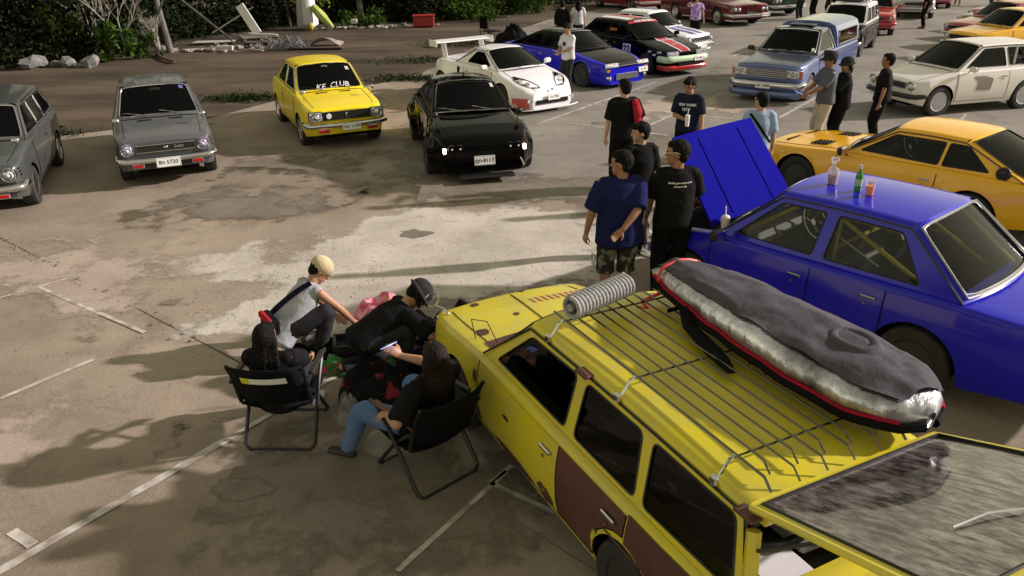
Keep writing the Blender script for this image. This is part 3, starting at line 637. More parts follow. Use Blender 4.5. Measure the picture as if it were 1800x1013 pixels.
# undergrowth: one mass behind the clearing
for nm, mt, cnt, back, hmax, sz, sd in (('undergrowth', LF[0], 90000, 9, 5.5, .10, 1), ('undergrowth', LF[1], 22000, 3, 2.2, .075, 2), ('undergrowth', LF[4], 5000, 2, .8, .09, 4)):
    t = g.random(cnt // 40); base = np.array([edge(q) for q in t]); dep = g.random(len(t)) ** 1.3 * back; base[:, 1] += dep + .3; base[:, 0] -= dep * .25
    h = g.random(len(t)) ** 1.15 * hmax * (.30 + .70 * np.minimum(1, dep / 3 + .2)) * (.45 + .55 * np.abs(np.sin(base[:, 0] * 1.3 + 2 * np.sin(base[:, 0] * .7)))); C_ = np.column_stack([base, h]); p = np.repeat(C_, 40, 0) + g.normal(size=(len(t) * 40, 3)) * np.array([.30, .34, .24]); p[:, 2] = np.abs(p[:, 2])
    tag(leaves(nm, mt, p, sz, seed=sd), {1: 'dark mass of bushes closing the far side of the lot', 2: 'mid green weeds at the foot of the dark bushes', 4: 'dead brown litter and twigs along the bush edge'}[sd], kind='stuff')
# bank of earth under the bushes
def tree(label, x, y, r, h, lean=(0, 0), crown=2.6, mat=bark, nl=3500, ch=None, group=None, forks=3):
    t = thing('tree', label, 'tree', (x, y, 0)); m = MB(); top = Vector((lean[0] * h, lean[1] * h, h)); pts = [Vector((0, 0, -.2))] + [top * q + Vector((rnd.uniform(-.5, .5), rnd.uniform(-.5, .5), 0)) * r * 1.2 for q in (.2, .4, .6, .8)] + [top]
    m.tube(pts, [r * 1.25, r, r * .92, r * .8, r * .68, r * .45], 9)
    for i in range(forks):
        a = rnd.uniform(0, 6.28); b0 = top * rnd.uniform(.55, .9); e = b0 + Vector((math.cos(a), math.sin(a), 1.0)) * crown * .7; m.tube([b0, b0.lerp(e, .5) + Vector((0, 0, .15)), e], [r * .4, r * .28, r * .1], 6)
    m.build('trunk', mat, t)
    c = (top.x, top.y, ch or h + crown * .2); leaves('crown', LF[0], clump_pts(np.random.default_rng(int(abs(x) * 100)), c, (crown, crown, crown * .75), nl), .2, t, seed=int(abs(x * 77))); return t
tree('thick grey trunk at the far left edge of the clearing, rising out of dark bushes', -16.6, 27.0, .32, 6.5, crown=3.2)
tree('pair-like slim pale trunk left of the green tarpaulin', -15.4, 29.5, .07, 6, (-.12, 0), 2.0, palebark, 2500)
tree('slim pale leaning trunk beside another slim one, left of the green tarpaulin', -14.9, 29.6, .06, 6, (-.10, 0), 2.0, palebark, 2500)
tree('pale grey pole-like trunk with a fallen branch propped against it, left of the scrap pallets', -11.75, 28.6, .10, 6.5, (-.10, 0), 2.2, palebark, 2500)
tree('broad grey trunk behind the scrap pallets', -10.4, 36.8, .24, 7, (-.02, 0), 3, bark, 3500)
tree('thin dead stem leaning beside the broad grey trunk', -9.5, 36.4, .05, 5, (-.14, 0), 1.4, bark, 900)
tree('straight pale trunk between the draped white cloth and the red cooler box', -6.7, 38.3, .13, 7, (-.03, 0), 2.8, palebark, 3000)
tree('dark trunk deep in the bushes above the red cooler box', -2.2, 42, .12, 7, (.0, 0), 3, bark, 3000)
# propped branches
m = MB(); m.tube([(-11.9, 28.9, 2.3), (-9.9, 29.6, .25)], .05, 6); m.tube([(-11.55, 28.4, 1.9), (-12.4, 28.1, 0)], .035, 6); tag(m.build('fallen_branch', bark, None), 'dark fallen branches propped against the pale pole-like trunk', 'branch')
m = MB(); m.tube([(-12.0, 27.9, .04), (-11.2, 26.6, .05), (-10.6, 25.9, .04)], .05, 6); tag(m.build('log', noisy('rusty_wood', (.08, .035, .02), (.14, .07, .04), 5, .9), None), 'reddish brown stick lying on the earth below the pole-like trunk', 'log')
# plants in front
def bush(label, x, y, r, h, mat, n, sz, name='bush'):
    t = thing(name, label, 'plant', (x, y, 0)); G_ = np.random.default_rng(int(abs(x * 31 + y))); p = clump_pts(G_, (0, 0, h * .5), (r, r * .8, h * .6), n); leaves('foliage', mat, p, sz, t, seed=int(abs(x * 13)), aspect=3.2)
    m = MB()
    for i in range(7): a = rnd.uniform(0, 6.28); m.tube([(0, 0, 0), (math.cos(a) * r * .3, math.sin(a) * r * .3, h * .5), (math.cos(a) * r * .7, math.sin(a) * r * .7, h)], [.015, .01, .004], 4)
    m.build('stem', bark, t); return t
bush('yellow green bush behind the white stones at the left', -14.9, 27.2, .55, 1.1, LF[3], 1300, .10)
bush('bright green leafy plant right of the yellow green bush', -13.0, 26.9, .35, 1.0, LF[2], 800, .10)
bush('second bright green leafy plant, at the foot of the bare grey shrub', -12.4, 27.0, .38, .8, LF[2], 800, .10)
bush('small light green sprig at the right end of the stones', -11.7, 27.4, .22, .7, LF[2], 350, .07)
bush('mid green bush above the yellow green one', -15.4, 29.2, .7, 2.3, LF[1], 1500, .12)
bush('olive bush lit from the side behind the scrap pallets', -8.9, 36.6, .8, 2.4, LF[3], 1200, .09)
bush('low bright weeds left of the straight pale trunk', -6.2, 36.6, .9, .7, LF[2], 1400, .09)
bush('wide green weeds right of the red cooler box', -1.6, 39.0, 1.4, 1.1, LF[2], 2400, .10)
bush('green shrub beyond the camp chair', .8, 41.5, 1.2, 1.6, LF[2], 1800, .11)
bush('leaning pale green plant at the far left edge', -16.9, 25.4, .4, 1.2, LF[2], 500, .13)
def deadshrub(label, x, y, h, seed, n=3):
    r_ = random.Random(seed); m = MB()
    def br(p, d, l, r, dep):
        e = p + d * l; m.tube([p, p.lerp(e, .5) + Vector((r_.uniform(-1, 1), r_.uniform(-1, 1), 0)) * l * .05, e], [r, r * .8, r * .6], 4, cap=False)
        if dep:
            for k in range(3):
                q = (d + Vector((r_.uniform(-.75, .75), r_.uniform(-.5, .5), r_.uniform(-.1, .45)))).normalized(); br(p.lerp(e, r_.uniform(.5, 1)), q, l * r_.uniform(.5, .75), r * .6, dep - 1)
    for k in range(n): br(Vector((x, y, 0)), Vector((r_.uniform(-.5, .5), r_.uniform(-.2, .2), 1)).normalized(), h * .5, .035, 4)
    return tag(m.build('bare_shrub', noisy('dry_twig', (.22, .20, .17), (.42, .38, .33), 5, .9), None), label, 'shrub')
deadshrub('leafless pale grey shrub with fanned twigs at the left of the clearing', -12.9, 27.5, 2.6, 4, 3)
deadshrub('thin leafless stems left of the fanned grey shrub', -13.9, 27.7, 2.2, 9, 2)
deadshrub('tangle of brown twigs right of the fanned grey shrub', -11.9, 28.0, 1.2, 12, 5)
# stones, tarpaulin, scrap
def rock(label, x, y, s, mat):
    m = MB(); m.blob((x, y, s * .35), (s, s * .7, s * .55), Matrix.Rotation(rnd.random() * 3, 3, 'Z'), 9, 6)
    m.v = [p + Vector((noise.noise(p * 3), noise.noise(p * 3 + Vector((4, 4, 4))), noise.noise(p * 4))) * s * .35 for p in m.v]; return tag(m.build('stone', mat, None, smooth=0), label, 'stone')
st = noisy('pale_stone', (.10, .097, .093), (.22, .213, .205), 3, .9, .4, 12)
for i, (x, y, s, l) in enumerate(((-14.75, 25.4, .42, 'leftmost pale boulder below the yellow green bush'), (-13.85, 25.6, .33, 'tilted white slab of stone in the middle of the stone row'), (-13.05, 25.5, .36, 'pale block of stone at the foot of the bright green plant'), (-14.3, 25.8, .2, 'small grey stone between the two larger pale ones'), (-12.2, 29.0, .2, 'small white stone at the foot of the pole-like trunk'))): rock(l, x, y, s, st)
m = MB(); m.grid(lambda u, v: Vector((-14.7 + u * 1.5 + .3 * v, 30.2 + .2 * math.sin(u * 4), 3.9 - v * (.9 - .5 * u) + .15 * math.sin(u * 7 + v * 3))), np.linspace(0, 1, 12), np.linspace(0, 1, 8)); tag(m.build('tarpaulin', noisy('green_tarp', (.01, .10, .06), (.02, .16, .10), 3, .6), None, smooth=180), 'green tarpaulin hanging among the bushes at the upper left', 'tarpaulin')
t = thing('sign_post', 'dark stake with torn white plastic strips stuck on it, left of the bare shrub', 'post', (-13.9, 28.6, 0)); m = MB(); m.tube([(-.35, 0, 3.2), (.1, 0, 0)], .06, 6); m.build('stake', bark, t)
for i, (a, b, c_) in enumerate(((-.33, .05, 2.9), (-.22, 0, 2.6), (-.1, .05, 2.3), (-.28, 0, 2.2), (.02, 0, 1.5))): m = MB(); m.box((a, -.1 + b, c_), (.09, .02, .36), Matrix.Rotation(.2 * i - .3, 3, 'Y')); m.build('plastic_strip', principled('white_plastic', (.55, .55, .6), .5), t)
wood = noisy('grey_wood', (.12, .10, .08), (.28, .25, .22), 4, .85, .3, 30, stretch=(1, 5, 5))
def pallet(label, x, y, rz, z=0):
    t = thing('pallet', label, 'pallet', (x, y, z), rz)
    for i in range(7): m = MB(); m.box((0, -.55 + i * .183, .13), (1.3, .10, .02), bev=.004); m.build('plank', wood, t)
    for i in range(3): m = MB(); m.box((-.58 + i * .58, 0, .07), (.09, 1.15, .09), bev=.004); m.build('bearer', wood, t)
    for i in (-.5, 0, .5): m = MB(); m.box((0, i, .012), (1.3, .10, .02)); m.build('plank', wood, t)
    return t
pallet('grey pallet lying lowest in the scrap heap', -9.4, 30.4, 12); pallet('grey pallet stacked askew on top of the lower one', -9.2, 30.5, 25, .16)
m = MB(); m.box((-9.55, 30.7, .85), (.32, .05, 1.15), Matrix.Rotation(R(-28), 3, 'Y'), bev=.01); tag(m.build('board', M['plate'], None), 'white board leaning upright on the pallets', 'board')
def plank(label, c, d, rz, ry=0, mat=wood): m = MB(); m.box(c, d, Matrix.Rotation(R(rz), 3, 'Z') @ Matrix.Rotation(R(ry), 3, 'Y'), bev=.008); return tag(m.build('board', mat, None), label, 'board')
pw = noisy('pale_board', (.38, .36, .33), (.55, .52, .48), 3, .8)
plank('thin dark batten sticking up left of the white leaning board', (-10.3, 31.2, .8), (1.8, .05, .05), 20, -28)
plank('flat pale sheet left of the pallets', (-11.0, 30.9, .06), (1.5, .6, .03), 5, 0, pw); plank('short white block lying in front of the pallets', (-9.9, 28.7, .09), (.55, .2, .16), 4, 0, pw)
plank('pale broken board left of the short white block', (-10.9, 28.9, .05), (.9, .25, .03), 20, 0, pw); plank('narrow pale slat lying diagonally right of the white block', (-8.8, 28.6, .04), (.9, .07, .03), -40, 0, pw)
plank('pale board across the top of the pallet stack', (-9.0, 30.4, .36), (1.1, .16, .03), -8, 3, pw); plank('small pale chip on the earth above the yellow saloon', (-7.6, 29.4, .03), (.4, .1, .03), 10, 0, pw)
plank('dark rotten sheet under the crumpled pale one', (-6.7, 29.0, .05), (1.9, .8, .04), -4, 0, noisy('rotten_board', (.04, .025, .02), (.10, .06, .04), 4, .9))
m = MB(); m.grid(lambda u, v: Vector((-7.0 + u * 1.1, 29.0 + v * .55, .12 + .20 * math.sin(u * 3.2) * (1 - .4 * v) + .05 * math.sin(v * 9 + u * 5))), np.linspace(0, 1, 14), np.linspace(0, 1, 9)); tag(m.build('crumpled_sheet', noisy('pink_grey_sheet', (.34, .28, .26), (.45, .39, .37), 3, .7), None, smooth=180), 'crumpled pinkish sheet lying behind the yellow saloon', 'sheet')
m = MB()
for i in range(60): a = rnd.uniform(-8.3, -7.2); b = rnd.uniform(28.7, 29.4); m.tube([(a, b, .02), (a + rnd.uniform(-.4, .4), b + rnd.uniform(-.2, .2), rnd.uniform(.1, .5)), (a + rnd.uniform(-.5, .5), b, .03)], .012, 4)
tag(m.build('wire_tangle', principled('grey_wire', (.15, .16, .17), .6), None), 'tangle of grey wire left of the crumpled sheet', kind='stuff')
m = MB()
for i in range(170):
    k = rnd.choice([(-9.4, 30.0, 1.6, .9), (-5.2, 36.2, 2.2, .5), (-6.9, 35.4, 1.6, .4), (-10.8, 28.9, 1.2, .4)]); s = rnd.uniform(.03, .13)
    m.box((rnd.gauss(k[0], k[2] * .5), rnd.gauss(k[1], k[3] * .5), s * .4), (s * 1.6, s, s * .6), Matrix.Rotation(rnd.random() * 6, 3, 'Z'))
tag(m.build('rubble', noisy('rubble_mix', (.12, .10, .08), (.42, .40, .37), 1.2, .9, lo=.4, hi=.6), None, smooth=0), 'small rubble and scraps strewn by the bushes', kind='stuff')
m = MB(); m.grid(lambda u, v: Vector((-8.55 + .42 * math.cos(u) * (1 - .25 * v) + .06 * math.sin(5 * u), 35.5 + .35 * math.sin(u), 1.25 * v + .05 * math.sin(3 * u))), np.linspace(0, 6.283, 25), np.linspace(0.12, 1, 7)); m.blob((-8.55, 35.5, 1.22), (.3, .28, .12)); tag(m.build('draped_cloth', noisy('white_cloth', (.55, .56, .58), (.68, .69, .70), 3, .8), None, smooth=180), 'white cloth draped over something at the bush edge', 'cloth')
m = MB(); m.tube([(-8.2, 35.3, .9), (-7.8, 35.1, .5), (-7.4, 35.0, .1)], [.16, .2, .08], 8); tag(m.build('bag', noisy('lime_cloth', (.35, .42, .05), (.5, .55, .2), 3, .7), None), 'lime green bag hanging off the draped white cloth', 'bag')
m = MB(); m.blob((-8.25, 34.7, .16), (.14, .13, .17)); tag(m.build('bag', principled('yellow_bag', (.45, .32, .04), .5), None), 'small yellow bag at the foot of the draped white cloth', 'bag')
m = MB(); m.box((-6.6, 35.7, .25), (.28, .2, .2), bev=.04); tag(m.build('box', pw, None), 'white box right of the draped cloth', 'box')
t = thing('cooler_box', 'red cooler box at the foot of the bushes', 'cooler', (-3.6, 35.6, 0), 5); m = MB(); m.box((0, 0, .22), (.9, .45, .42), bev=.04); m.build('tub', principled('cooler_red', (.30, .015, .02), .4), t); m = MB(); m.box((0, 0, .46), (.94, .48, .07), bev=.02); m.build('lid', principled('cooler_lid', (.38, .03, .03), .4), t)
# tufts along the concrete edge
G2 = []
for cx, cy, n, sp in ((-6.5, 19.6, 900, .5), (-2.7, 22.0, 900, .6), (-9.4, 16.0, 300, .4), (-2.3, 25.5, 700, .9), (-1.3, 29.5, 700, 1.0)):
    q = g.normal(size=(n, 3)) * np.array([sp, sp * .35, .05]); q[:, 2] = np.abs(q[:, 2]); G2.append(q + np.array([cx, cy, .02]))
tag(leaves('grass', LF[1], np.vstack(G2), .07, seed=8, aspect=6), 'weedy grass tufts along the broken edge of the concrete', kind='stuff')

# ------------------------------------------------------------------ cars
P = dict(grey=paint('paint_grey', (.085, .09, .10), .15, .3, .6), dgrey=paint('paint_green_grey', (.05, .056, .058), .3, .3, .6), yellow=paint('paint_yellow', (.85, .66, .012), .05, .3, .3),
    black=paint('paint_black', (.0012, .0012, .0015), .0, .05, .0, 0, .13), white=paint('paint_white', (.86, .85, .90), .02, .3, .6), blue=paint('paint_blue', (.014, .012, .50), .02, .2, .3, 0, .25),
    oblue=paint('paint_bonnet_blue', (.010, .009, .24), .04, .5, .0, 0, .0), orange=paint('paint_orange', (.90, .46, .006), .04, .2, .4), wred=paint('paint_dark_red', (.13, .008, .02), .05, .2, .9),
    steelblue=paint('paint_steel_blue', (.10, .14, .34), .08, .25, .8, .35), navy=paint('paint_navy', (.022, .03, .085), .08, .25, .8, .3), red=paint('paint_red', (.42, .01, .015), .05, .2, .9),
    crimson=paint('paint_crimson', (.34, .01, .04), .05, .2, .8), cream=paint('paint_cream', (.70, .66, .64), .12, .4, .4), lime=paint('paint_pale_green', (.55, .75, .5), .05, .3, .5),
    wagy=paint('paint_wagon_yellow', (.64, .54, .02), .38, .32, .3, 0, .3), silver=paint('paint_silver', (.45, .42, .46), .05, .25, .8, .6), primer=noisy('brown_primer', (.055, .026, .021), (.12, .042, .036), 3, .5, .1, 40, lo=.3, hi=.7),
    bumpergrey=paint('paint_bumper_yellow', (.45, .40, .02), .2, .4, .4))
KW = [[(-.60, .93), (-1.04, 1.262), (-1.50, 1.272), (-1.50, .93)], [(-1.58, .93), (-1.58, 1.272), (-1.92, 1.26), (-2.30, .945)]]

def classic_front(c, z=.63, grille='black', gw=.86, gh=.12, lamps=True, bars=0):
    x = c.nx(z) + .012
    c.inset(x, 0, z, gw, gh, grille, bars=bars, frame='chrome')
    if lamps:
        for sd in (1, -1): c.round_lamp(x - .0, sd * .565, z, .082)
# grey estate, left edge
c = Car('estate_car', 'grey green estate car cut off by the left edge of the photo', 'car', -7.79, 11.25, -70.2, paint=P['dgrey'], rb=-3.02, rt=-2.72, xr=-3.2,
    wins=[[(-.60, .93), (-1.04, 1.262), (-1.46, 1.272), (-1.46, .93)], [(-1.54, .93), (-1.54, 1.272), (-2.10, 1.272), (-2.10, .93)], [(-2.18, .93), (-2.18, 1.272), (-2.66, 1.262), (-2.86, .95)]],
    top=[(.68, .70), (.6, .75), (.3, .80), (-.42, .885), (-2.55, .90), (-3.1, .90), (-3.2, .86)], doors=[(-1.52, -.45), (-2.15, -1.52)], rim='chrome', spokes=8, frontglass='darkglass')
classic_front(c); c.bumper(.74, .45, .72); c.bumper(-3.26, .48, .70, rear=True, name='rear_bumper'); c.plate(.84, .36, '8ก 5521', y=.1); c.fender_mirror(.1); c.wipers()
for sd in (1, -1): c.box_lamp(.775, sd * .45, .36, .16, .05, 'turn_signal', 'redlens')
for sd in (1, -1):
    for i in range(3): m = MB(); m.box(c.S(.56, .60 + .045 * i, .004, sd), (.05, .01, .02)); m.build('side_vent', M['gap'], c.root, smooth=0)
# grey saloon
c = Car('saloon_car', 'grey two-door saloon with purple tinted headlights and a silver script on its black grille', 'car', -5.71, 12.96, -66.1, paint=P['grey'], wins=KW, doors=[(-1.53, -.42)], spokes=8, rim='darkalloy')
M['purplelens'] = noisy('purple_lens', (.12, .09, .22), (.75, .68, .95), 30, .12, metal=.3, lo=.4, hi=.6)
x = c.nx(.63) + .012
c.inset(x, 0, .625, .84, .11, 'black', frame='chrome')
for sd in (1, -1): c.round_lamp(x, sd * .555, .625, .082, lens='purplelens')
lettering('Luxe', .07, M['silver'], c.root, lambda a, b: Vector((x + .02, .19 + a, .63 + b)), shear=.3)
m = MB(); m.blob((x + .018, -.0, .628), (.008, .035, .02)); m.build('badge', M['chrome'], c.root)
c.bumper(.72, .45, .72, h=.09); c.inset(.705, 0, .36, 1.0, .07, 'black', 'lower_grille'); c.plate(.81, .41, '8ก 5720', w=.36, h=.15); c.fender_mirror(.12); c.wipers(); c.slots(-.22, (.35, -.35))
for sd in (1, -1): c.box_lamp(.735, sd * .44, .375, .15, .045, 'turn_signal', 'redlens')
for sd in (1, -1):
    for i in range(4): m = MB(); m.box(c.S(.56, .57 + .04 * i, .004, sd), (.05, .01, .02)); m.build('side_vent', M['gap'], c.root, smooth=0)
m = MB(); m.box(c.WS(0, .80, .01), (.02, .16, .05), bev=.01); m.build('mirror', M['black'], c.root)
m = MB(); q = [c.WS(u, v, .006) for u, v in ((.82, .80), (.70, .80), (.70, .90), (.82, .90))]; m.add(q, [(0, 1, 2, 3)]); m.build('sticker', principled('blue_sticker', (.12, .1, .35)), c.root)
m = MB()
for i, y in enumerate((-.25, 0, .25)): m.blob(Vector((-1.05, y, 1.39 - .03 * abs(y))), (.03, .015, .012))
m.build('roof_lamp', M['chrome'], c.root)
# yellow coupe
c = Car('coupe_car', 'small yellow two-door saloon with white handwritten lettering across its dark windscreen', 'car', -3.27, 15.17, -65.4, paint=P['yellow'], wins=KW, doors=[(-1.53, -.42)], rim='chrome', spokes=8, tyrew=.21, flare=.015)
x = c.nx(.63) + .012
c.inset(x, 0, .635, .98, .14, 'black', bars=5, barmat='black', frame='black')
for sd in (1, -1): c.box_lamp(x - .01, sd * .57, .635, .23, .16, 'lamp_housing', 'lamp', rim='black'); c.round_lamp(x + .02, sd * .565, .635, .07)
m = MB(); m.lathe([(.05, .02), (.045, .035), (.001, .036)], (x, -.33, .635), (1, 0, 0), 18); m.build('round_badge', M['plate'], c.root)
m = MB(); m.blob((x + .022, 0, .64), (.012, .022, .05)); m.build('badge', M['chrome'], c.root)
c.bumper(.72, .47, .73, h=.09); c.plate(.82, .44, 'กพ 1149', y=.05); c.fender_mirror(.08, mat='chrome'); c.slots(-.24, (.33, -.33))
for sd in (1, -1): c.box_lamp(.745, sd * .45, .385, .17, .05, 'turn_signal', 'redlens')
c.wipers('black')
fn = lambda a, b: c.WS(.05 + a / .62, .14 + b / .58 + .03 * math.sin(a * 9), .008)
lettering('KE  CLUB', .15, M['white'], c.root, fn, bold=.0, shear=.35)
lettering('racing', .05, M['silver'], c.root, lambda a, b: c.WS(a / .6, .84 + b / .5, .008))
m = MB(); q = [c.WS(u, v, .006) for u, v in ((.82, .68), (.70, .68), (.70, .80), (.82, .80))]; m.add(q, [(0, 1, 2, 3)]); m.build('sticker', M['lightbar'], c.root)
# black wide-arch coupe
c = Car('coupe_car', 'glossy black wide-arched coupe with two lit orange front corner lamps', 'car', -.54, 12.97, -78.1, paint=P['black'], WB=2.425, xr=-3.3, xf=.72, hw=[(.72, .70), (.3, .78), (-1.2, .77), (-2.6, .80), (-3.3, .72)],
    top=[(.72, .60), (.6, .68), (.2, .78), (-.5, .86), (-2.6, .88), (-3.2, .82), (-3.3, .76)], bot=[(.72, .18), (.3, .16), (-2.6, .18), (-3.3, .28)], wb=-.5, wt=-1.12, rt=-1.85, rb=-2.6, zr=1.25, yr=.53, yb=.67, bow=.14, rcrown=.06, flare=.10, tyrew=.27, track=.88, R=.30,
    wins=[[(-.70, .90), (-1.15, 1.18), (-1.55, 1.19), (-1.55, .90)], [(-1.62, .90), (-1.62, 1.19), (-1.85, 1.18), (-2.25, .92)]], doors=[(-1.6, -.5)], spokes=6, rim='darkalloy', trim='black', rs=.09)
c.inset(.735, 0, .56, 1.1, .10, 'void', frame=None)
for sd in (1, -1):
    m = MB(); m.box((.72, sd * .64, .53), (.05, .05, .085), bev=.012); m.build('corner_lamp', M['lit'], c.root)
    for yy in (.40, .53): c.round_lamp(.735, sd * yy, .56, .05, ring='black', lens='darkglass')
m = MB()
m.tube([c.WS(u, 1.0, .012) for u in np.linspace(-.96, .96, 12)], .009, 5); m.build('header_trim', M['chrome'], c.root)
m = MB(); m.tube([c.WS(u, .03, .012) for u in np.linspace(-.96, .96, 12)], .007, 5); m.build('scuttle_trim', M['chrome'], c.root)
m = MB(); m.box((.80, .0, .12), (.22, .9, .03), bev=.01); m.build('chin_spoiler', M['black'], c.root)
c.plate(.78, .36, 'ฎก-8117', y=-.02, h=.15, w=.33, tilt=10); c.wipers(); c.fender_mirror(.05, mat='black')
m = MB(); m.box((.73, .60, .30), (.02, .02, .14), Matrix.Rotation(R(25), 3, 'X')); m.build('tow_strap', M['white'], c.root)
m = MB(); q = [c.WS(u, v, .006) for u, v in ((.86, .78), (.76, .78), (.76, .92), (.86, .92))]; m.add(q, [(0, 1, 2, 3)]); m.build('sticker', M['lightbar'], c.root)
# white roadster with wing
c = Car('sports_car', 'white two-seat sports car with a tall rear wing and big teardrop headlights', 'car', .49, 18.09, -55.2, paint=P['white'], WB=2.45, xf=.76, xr=-3.1, R=.30, hw=[(.76, .62), (.4, .79), (-.2, .80), (-1.2, .78), (-2.4, .86), (-3.1, .74)], plan=.10,
    top=[(.76, .46), (.6, .56), (.3, .68), (-.2, .80), (-.35, .84), (-1.6, .86), (-2.4, .86), (-2.9, .84), (-3.1, .74)], bot=[(.76, .13), (.3, .14), (-2.6, .17), (-3.1, .28)], wb=-.30, wt=-1.02, rt=-1.42, rb=-2.05, zr=1.20, yr=.50, yb=.68, bow=.20, rcrown=.05, rs=.12, crown=.05,
    wins=[[(-.62, .89), (-1.06, 1.14), (-1.36, 1.14), (-1.58, .90)]], winr=.06, doors=[(-1.58, -.42)], trim='black', rim='darkalloy', spokes=10, flare=.05, tyrew=.24, nose=[(.1, .02), (.3, .03), (.45, 0), (.6, -.06)], arch=.335)
for sd in (1, -1):
    m = MB(); lo = [(.70, .46), (.66, .86), (.50, .97), (.30, .96), (.08, .80), (.25, .66), (.50, .48)]
    pts = roundpoly(lo, .08, 4); m.add([c.T(a, sd * b, .008) for a, b in pts], [tuple(range(len(pts)))]); h = m.build('headlight', M['darkglass'], c.root, smooth=0)
    for a, b in ((.50, .72), (.36, .80)): q = MB(); q.lathe([(.055, 0), (.05, .012), (.03, .016), (.001, .018)], c.T(a, sd * b, .006), (.6, 0, .8), 16); q.build('bulb', M['lamp'], h)
    g = MB(); g.tube([c.T(a, sd * b, .009) for a, b in pts], .006, 4, closed=True); g.build('lamp_surround', M['chrome'], h)
    for k in (0, 1): q = MB(); q.lathe([(.045, 0), (.035, .012), (.001, .014)], (.775 - .03 * k, sd * (.50 + .1 * k), .30), (1, 0, 0), 14); q.build('fog_lamp', M['lamp'], c.root)
    b = Vector((-2.75, sd * .55, .86)); q = MB(); q.box(b + Vector((-.06, 0, .17)), (.22, .025, .36), Matrix.Rotation(R(-18), 3, 'Y'), bev=.01); q.build('wing_stay', P['white'], c.root)
m = MB(); m.box((-2.88, 0, 1.23), (.30, 1.62, .03), Matrix.Rotation(R(6), 3, 'Y'), bev=.012)
for sd in (1, -1): m.box((-2.88, sd * .82, 1.20), (.36, .02, .16), bev=.008)
m.build('rear_wing', P['white'], c.root)
c.inset(.80, 0, .27, .86, .09, 'gap', 'lower_intake', bars=2, barmat='black'); c.plate(.835, .36, '1ก 990', y=.02); c.door_mirror(P['white'], -.55); c.wipers('black')
m = MB(); m.blob((.79, 0, .52), (.02, .03, .02)); m.build('badge', M['black'], c.root)
m = MB(); m.grid(lambda y, t: Vector((.80 - .12 * (abs(y) / .78) ** 4 + t * .10, y, .115)), np.linspace(-.80, .80, 14), (0, .35)); m.grid(lambda y, t: Vector((.835 - .12 * (abs(y) / .78) ** 4, y, .115 + t * .025)), np.linspace(-.80, .80, 14), (0, 1)); m.build('front_lip', P['white'], c.root)
for sd in (1, -1): m = MB(); m.box(c.S(-1.78, .70, .002, sd), (.10, .02, .17), bev=.02); m.build('side_intake', M['gap'], c.root)
m = MB(); m.grid(lambda x, z: c.S(x, z, .005, -1), np.linspace(.42, .72, 8), np.linspace(.15, .36, 6)); m.build('painted_corner', principled('pink_corner_paint', (.62, .13, .12), .4), c.root, 'pink painted lower bumper corner')
# blue and black coupe
c = Car('coupe_car', 'blue coupe with black bonnet and black roof beside the white sports car', 'car', 2.48, 20.96, -52.1, paint=P['blue'], roofpaint=P['black'], WB=2.475, xf=.80, xr=-3.5, R=.31, hw=[(.80, .66), (.4, .81), (-1.2, .82), (-2.6, .84), (-3.5, .76)],
    top=[(.80, .56), (.6, .63), (.2, .72), (-.4, .82), (-2.5, .86), (-3.3, .82), (-3.5, .74)], bot=[(.80, .13), (.3, .14), (-2.6, .16), (-3.5, .28)], wb=-.42, wt=-1.15, rt=-1.95, rb=-3.0, zr=1.22, yr=.54, yb=.70, bow=.14, rcrown=.05, rs=.08,
    wins=[[(-.68, .86), (-1.20, 1.16), (-1.62, 1.165), (-1.70, .87)], [(-1.78, .87), (-1.72, 1.165), (-2.0, 1.15), (-2.5, .90)]], doors=[(-1.75, -.4)], trim='black', rim='darkalloy', spokes=5, flare=.05, tyrew=.25, arch=.345)
c.decal_top(.74, -.40, -.9, .9, P['black'], 'bonnet', .006)
for sd in (1, -1): c.box_lamp(.80, sd * .53, .60, .40, .085, 'headlight', 'lamp', tilt=20); c.round_lamp(.81, sd * .62, .30, .05, 'fog_lamp'); c.box_lamp(.80, sd * .66, .48, .10, .05, 'turn_signal', 'amber')
c.inset(.825, 0, .60, .62, .07, 'black', bars=2, frame='chrome'); c.inset(.82, 0, .31, .78, .15, 'alloy', 'intercooler', bars=6, barmat='black', barr=.005); c.plate(.84, .42, '3ก 90', y=.55); c.door_mirror(P['black'], -.62); c.wipers('black')
# racing hatchback
c = Car('hatchback_car', 'black race-liveried hatchback with red and white bonnet stripes and a race number', 'car', 4.42, 22.66, -57.8, paint=P['black'], WB=2.57, xf=.76, xr=-3.2, R=.30, hw=[(.76, .66), (.4, .80), (-1.2, .83), (-2.6, .82), (-3.2, .76)],
    top=[(.76, .58), (.6, .66), (.2, .76), (-.45, .88), (-2.6, .92), (-3.1, .90), (-3.2, .86)], bot=[(.76, .15), (.3, .16), (-2.6, .18), (-3.2, .28)], wb=-.45, wt=-1.20, rt=-2.55, rb=-3.05, zr=1.30, yr=.56, yb=.70, bow=.14, rcrown=.05,
    wins=[[(-.72, .93), (-1.24, 1.23), (-1.72, 1.24), (-1.78, .93)], [(-1.86, .93), (-1.80, 1.24), (-2.5, 1.23), (-2.85, .97)]], doors=[(-1.83, -.42)], trim='black', rim='goldalloy', spokes=5, tyrew=.22, flare=.02)
for sd in (1, -1): c.box_lamp(.765, sd * .52, .60, .38, .12, 'headlight', 'lamp', tilt=15)
c.bumper(.80, .47, .76, h=.17, d=.06, mat=P['lime'], name='front_bumper'); c.bumper(.81, .25, .75, h=.14, d=.06, mat=P['red'], name='front_lip'); c.inset(.87, 0, .34, .8, .06, 'gap', 'lower_intake')
c.plate(.89, .46, '1ก 400', y=.32); c.decal_top(.70, -.42, -.30, .30, P['white'], 'white_stripe'); c.decal_top(.70, -.42, -.23, .23, principled('stripe_red', (.42, .02, .05), .35), 'red_stripe', .007)
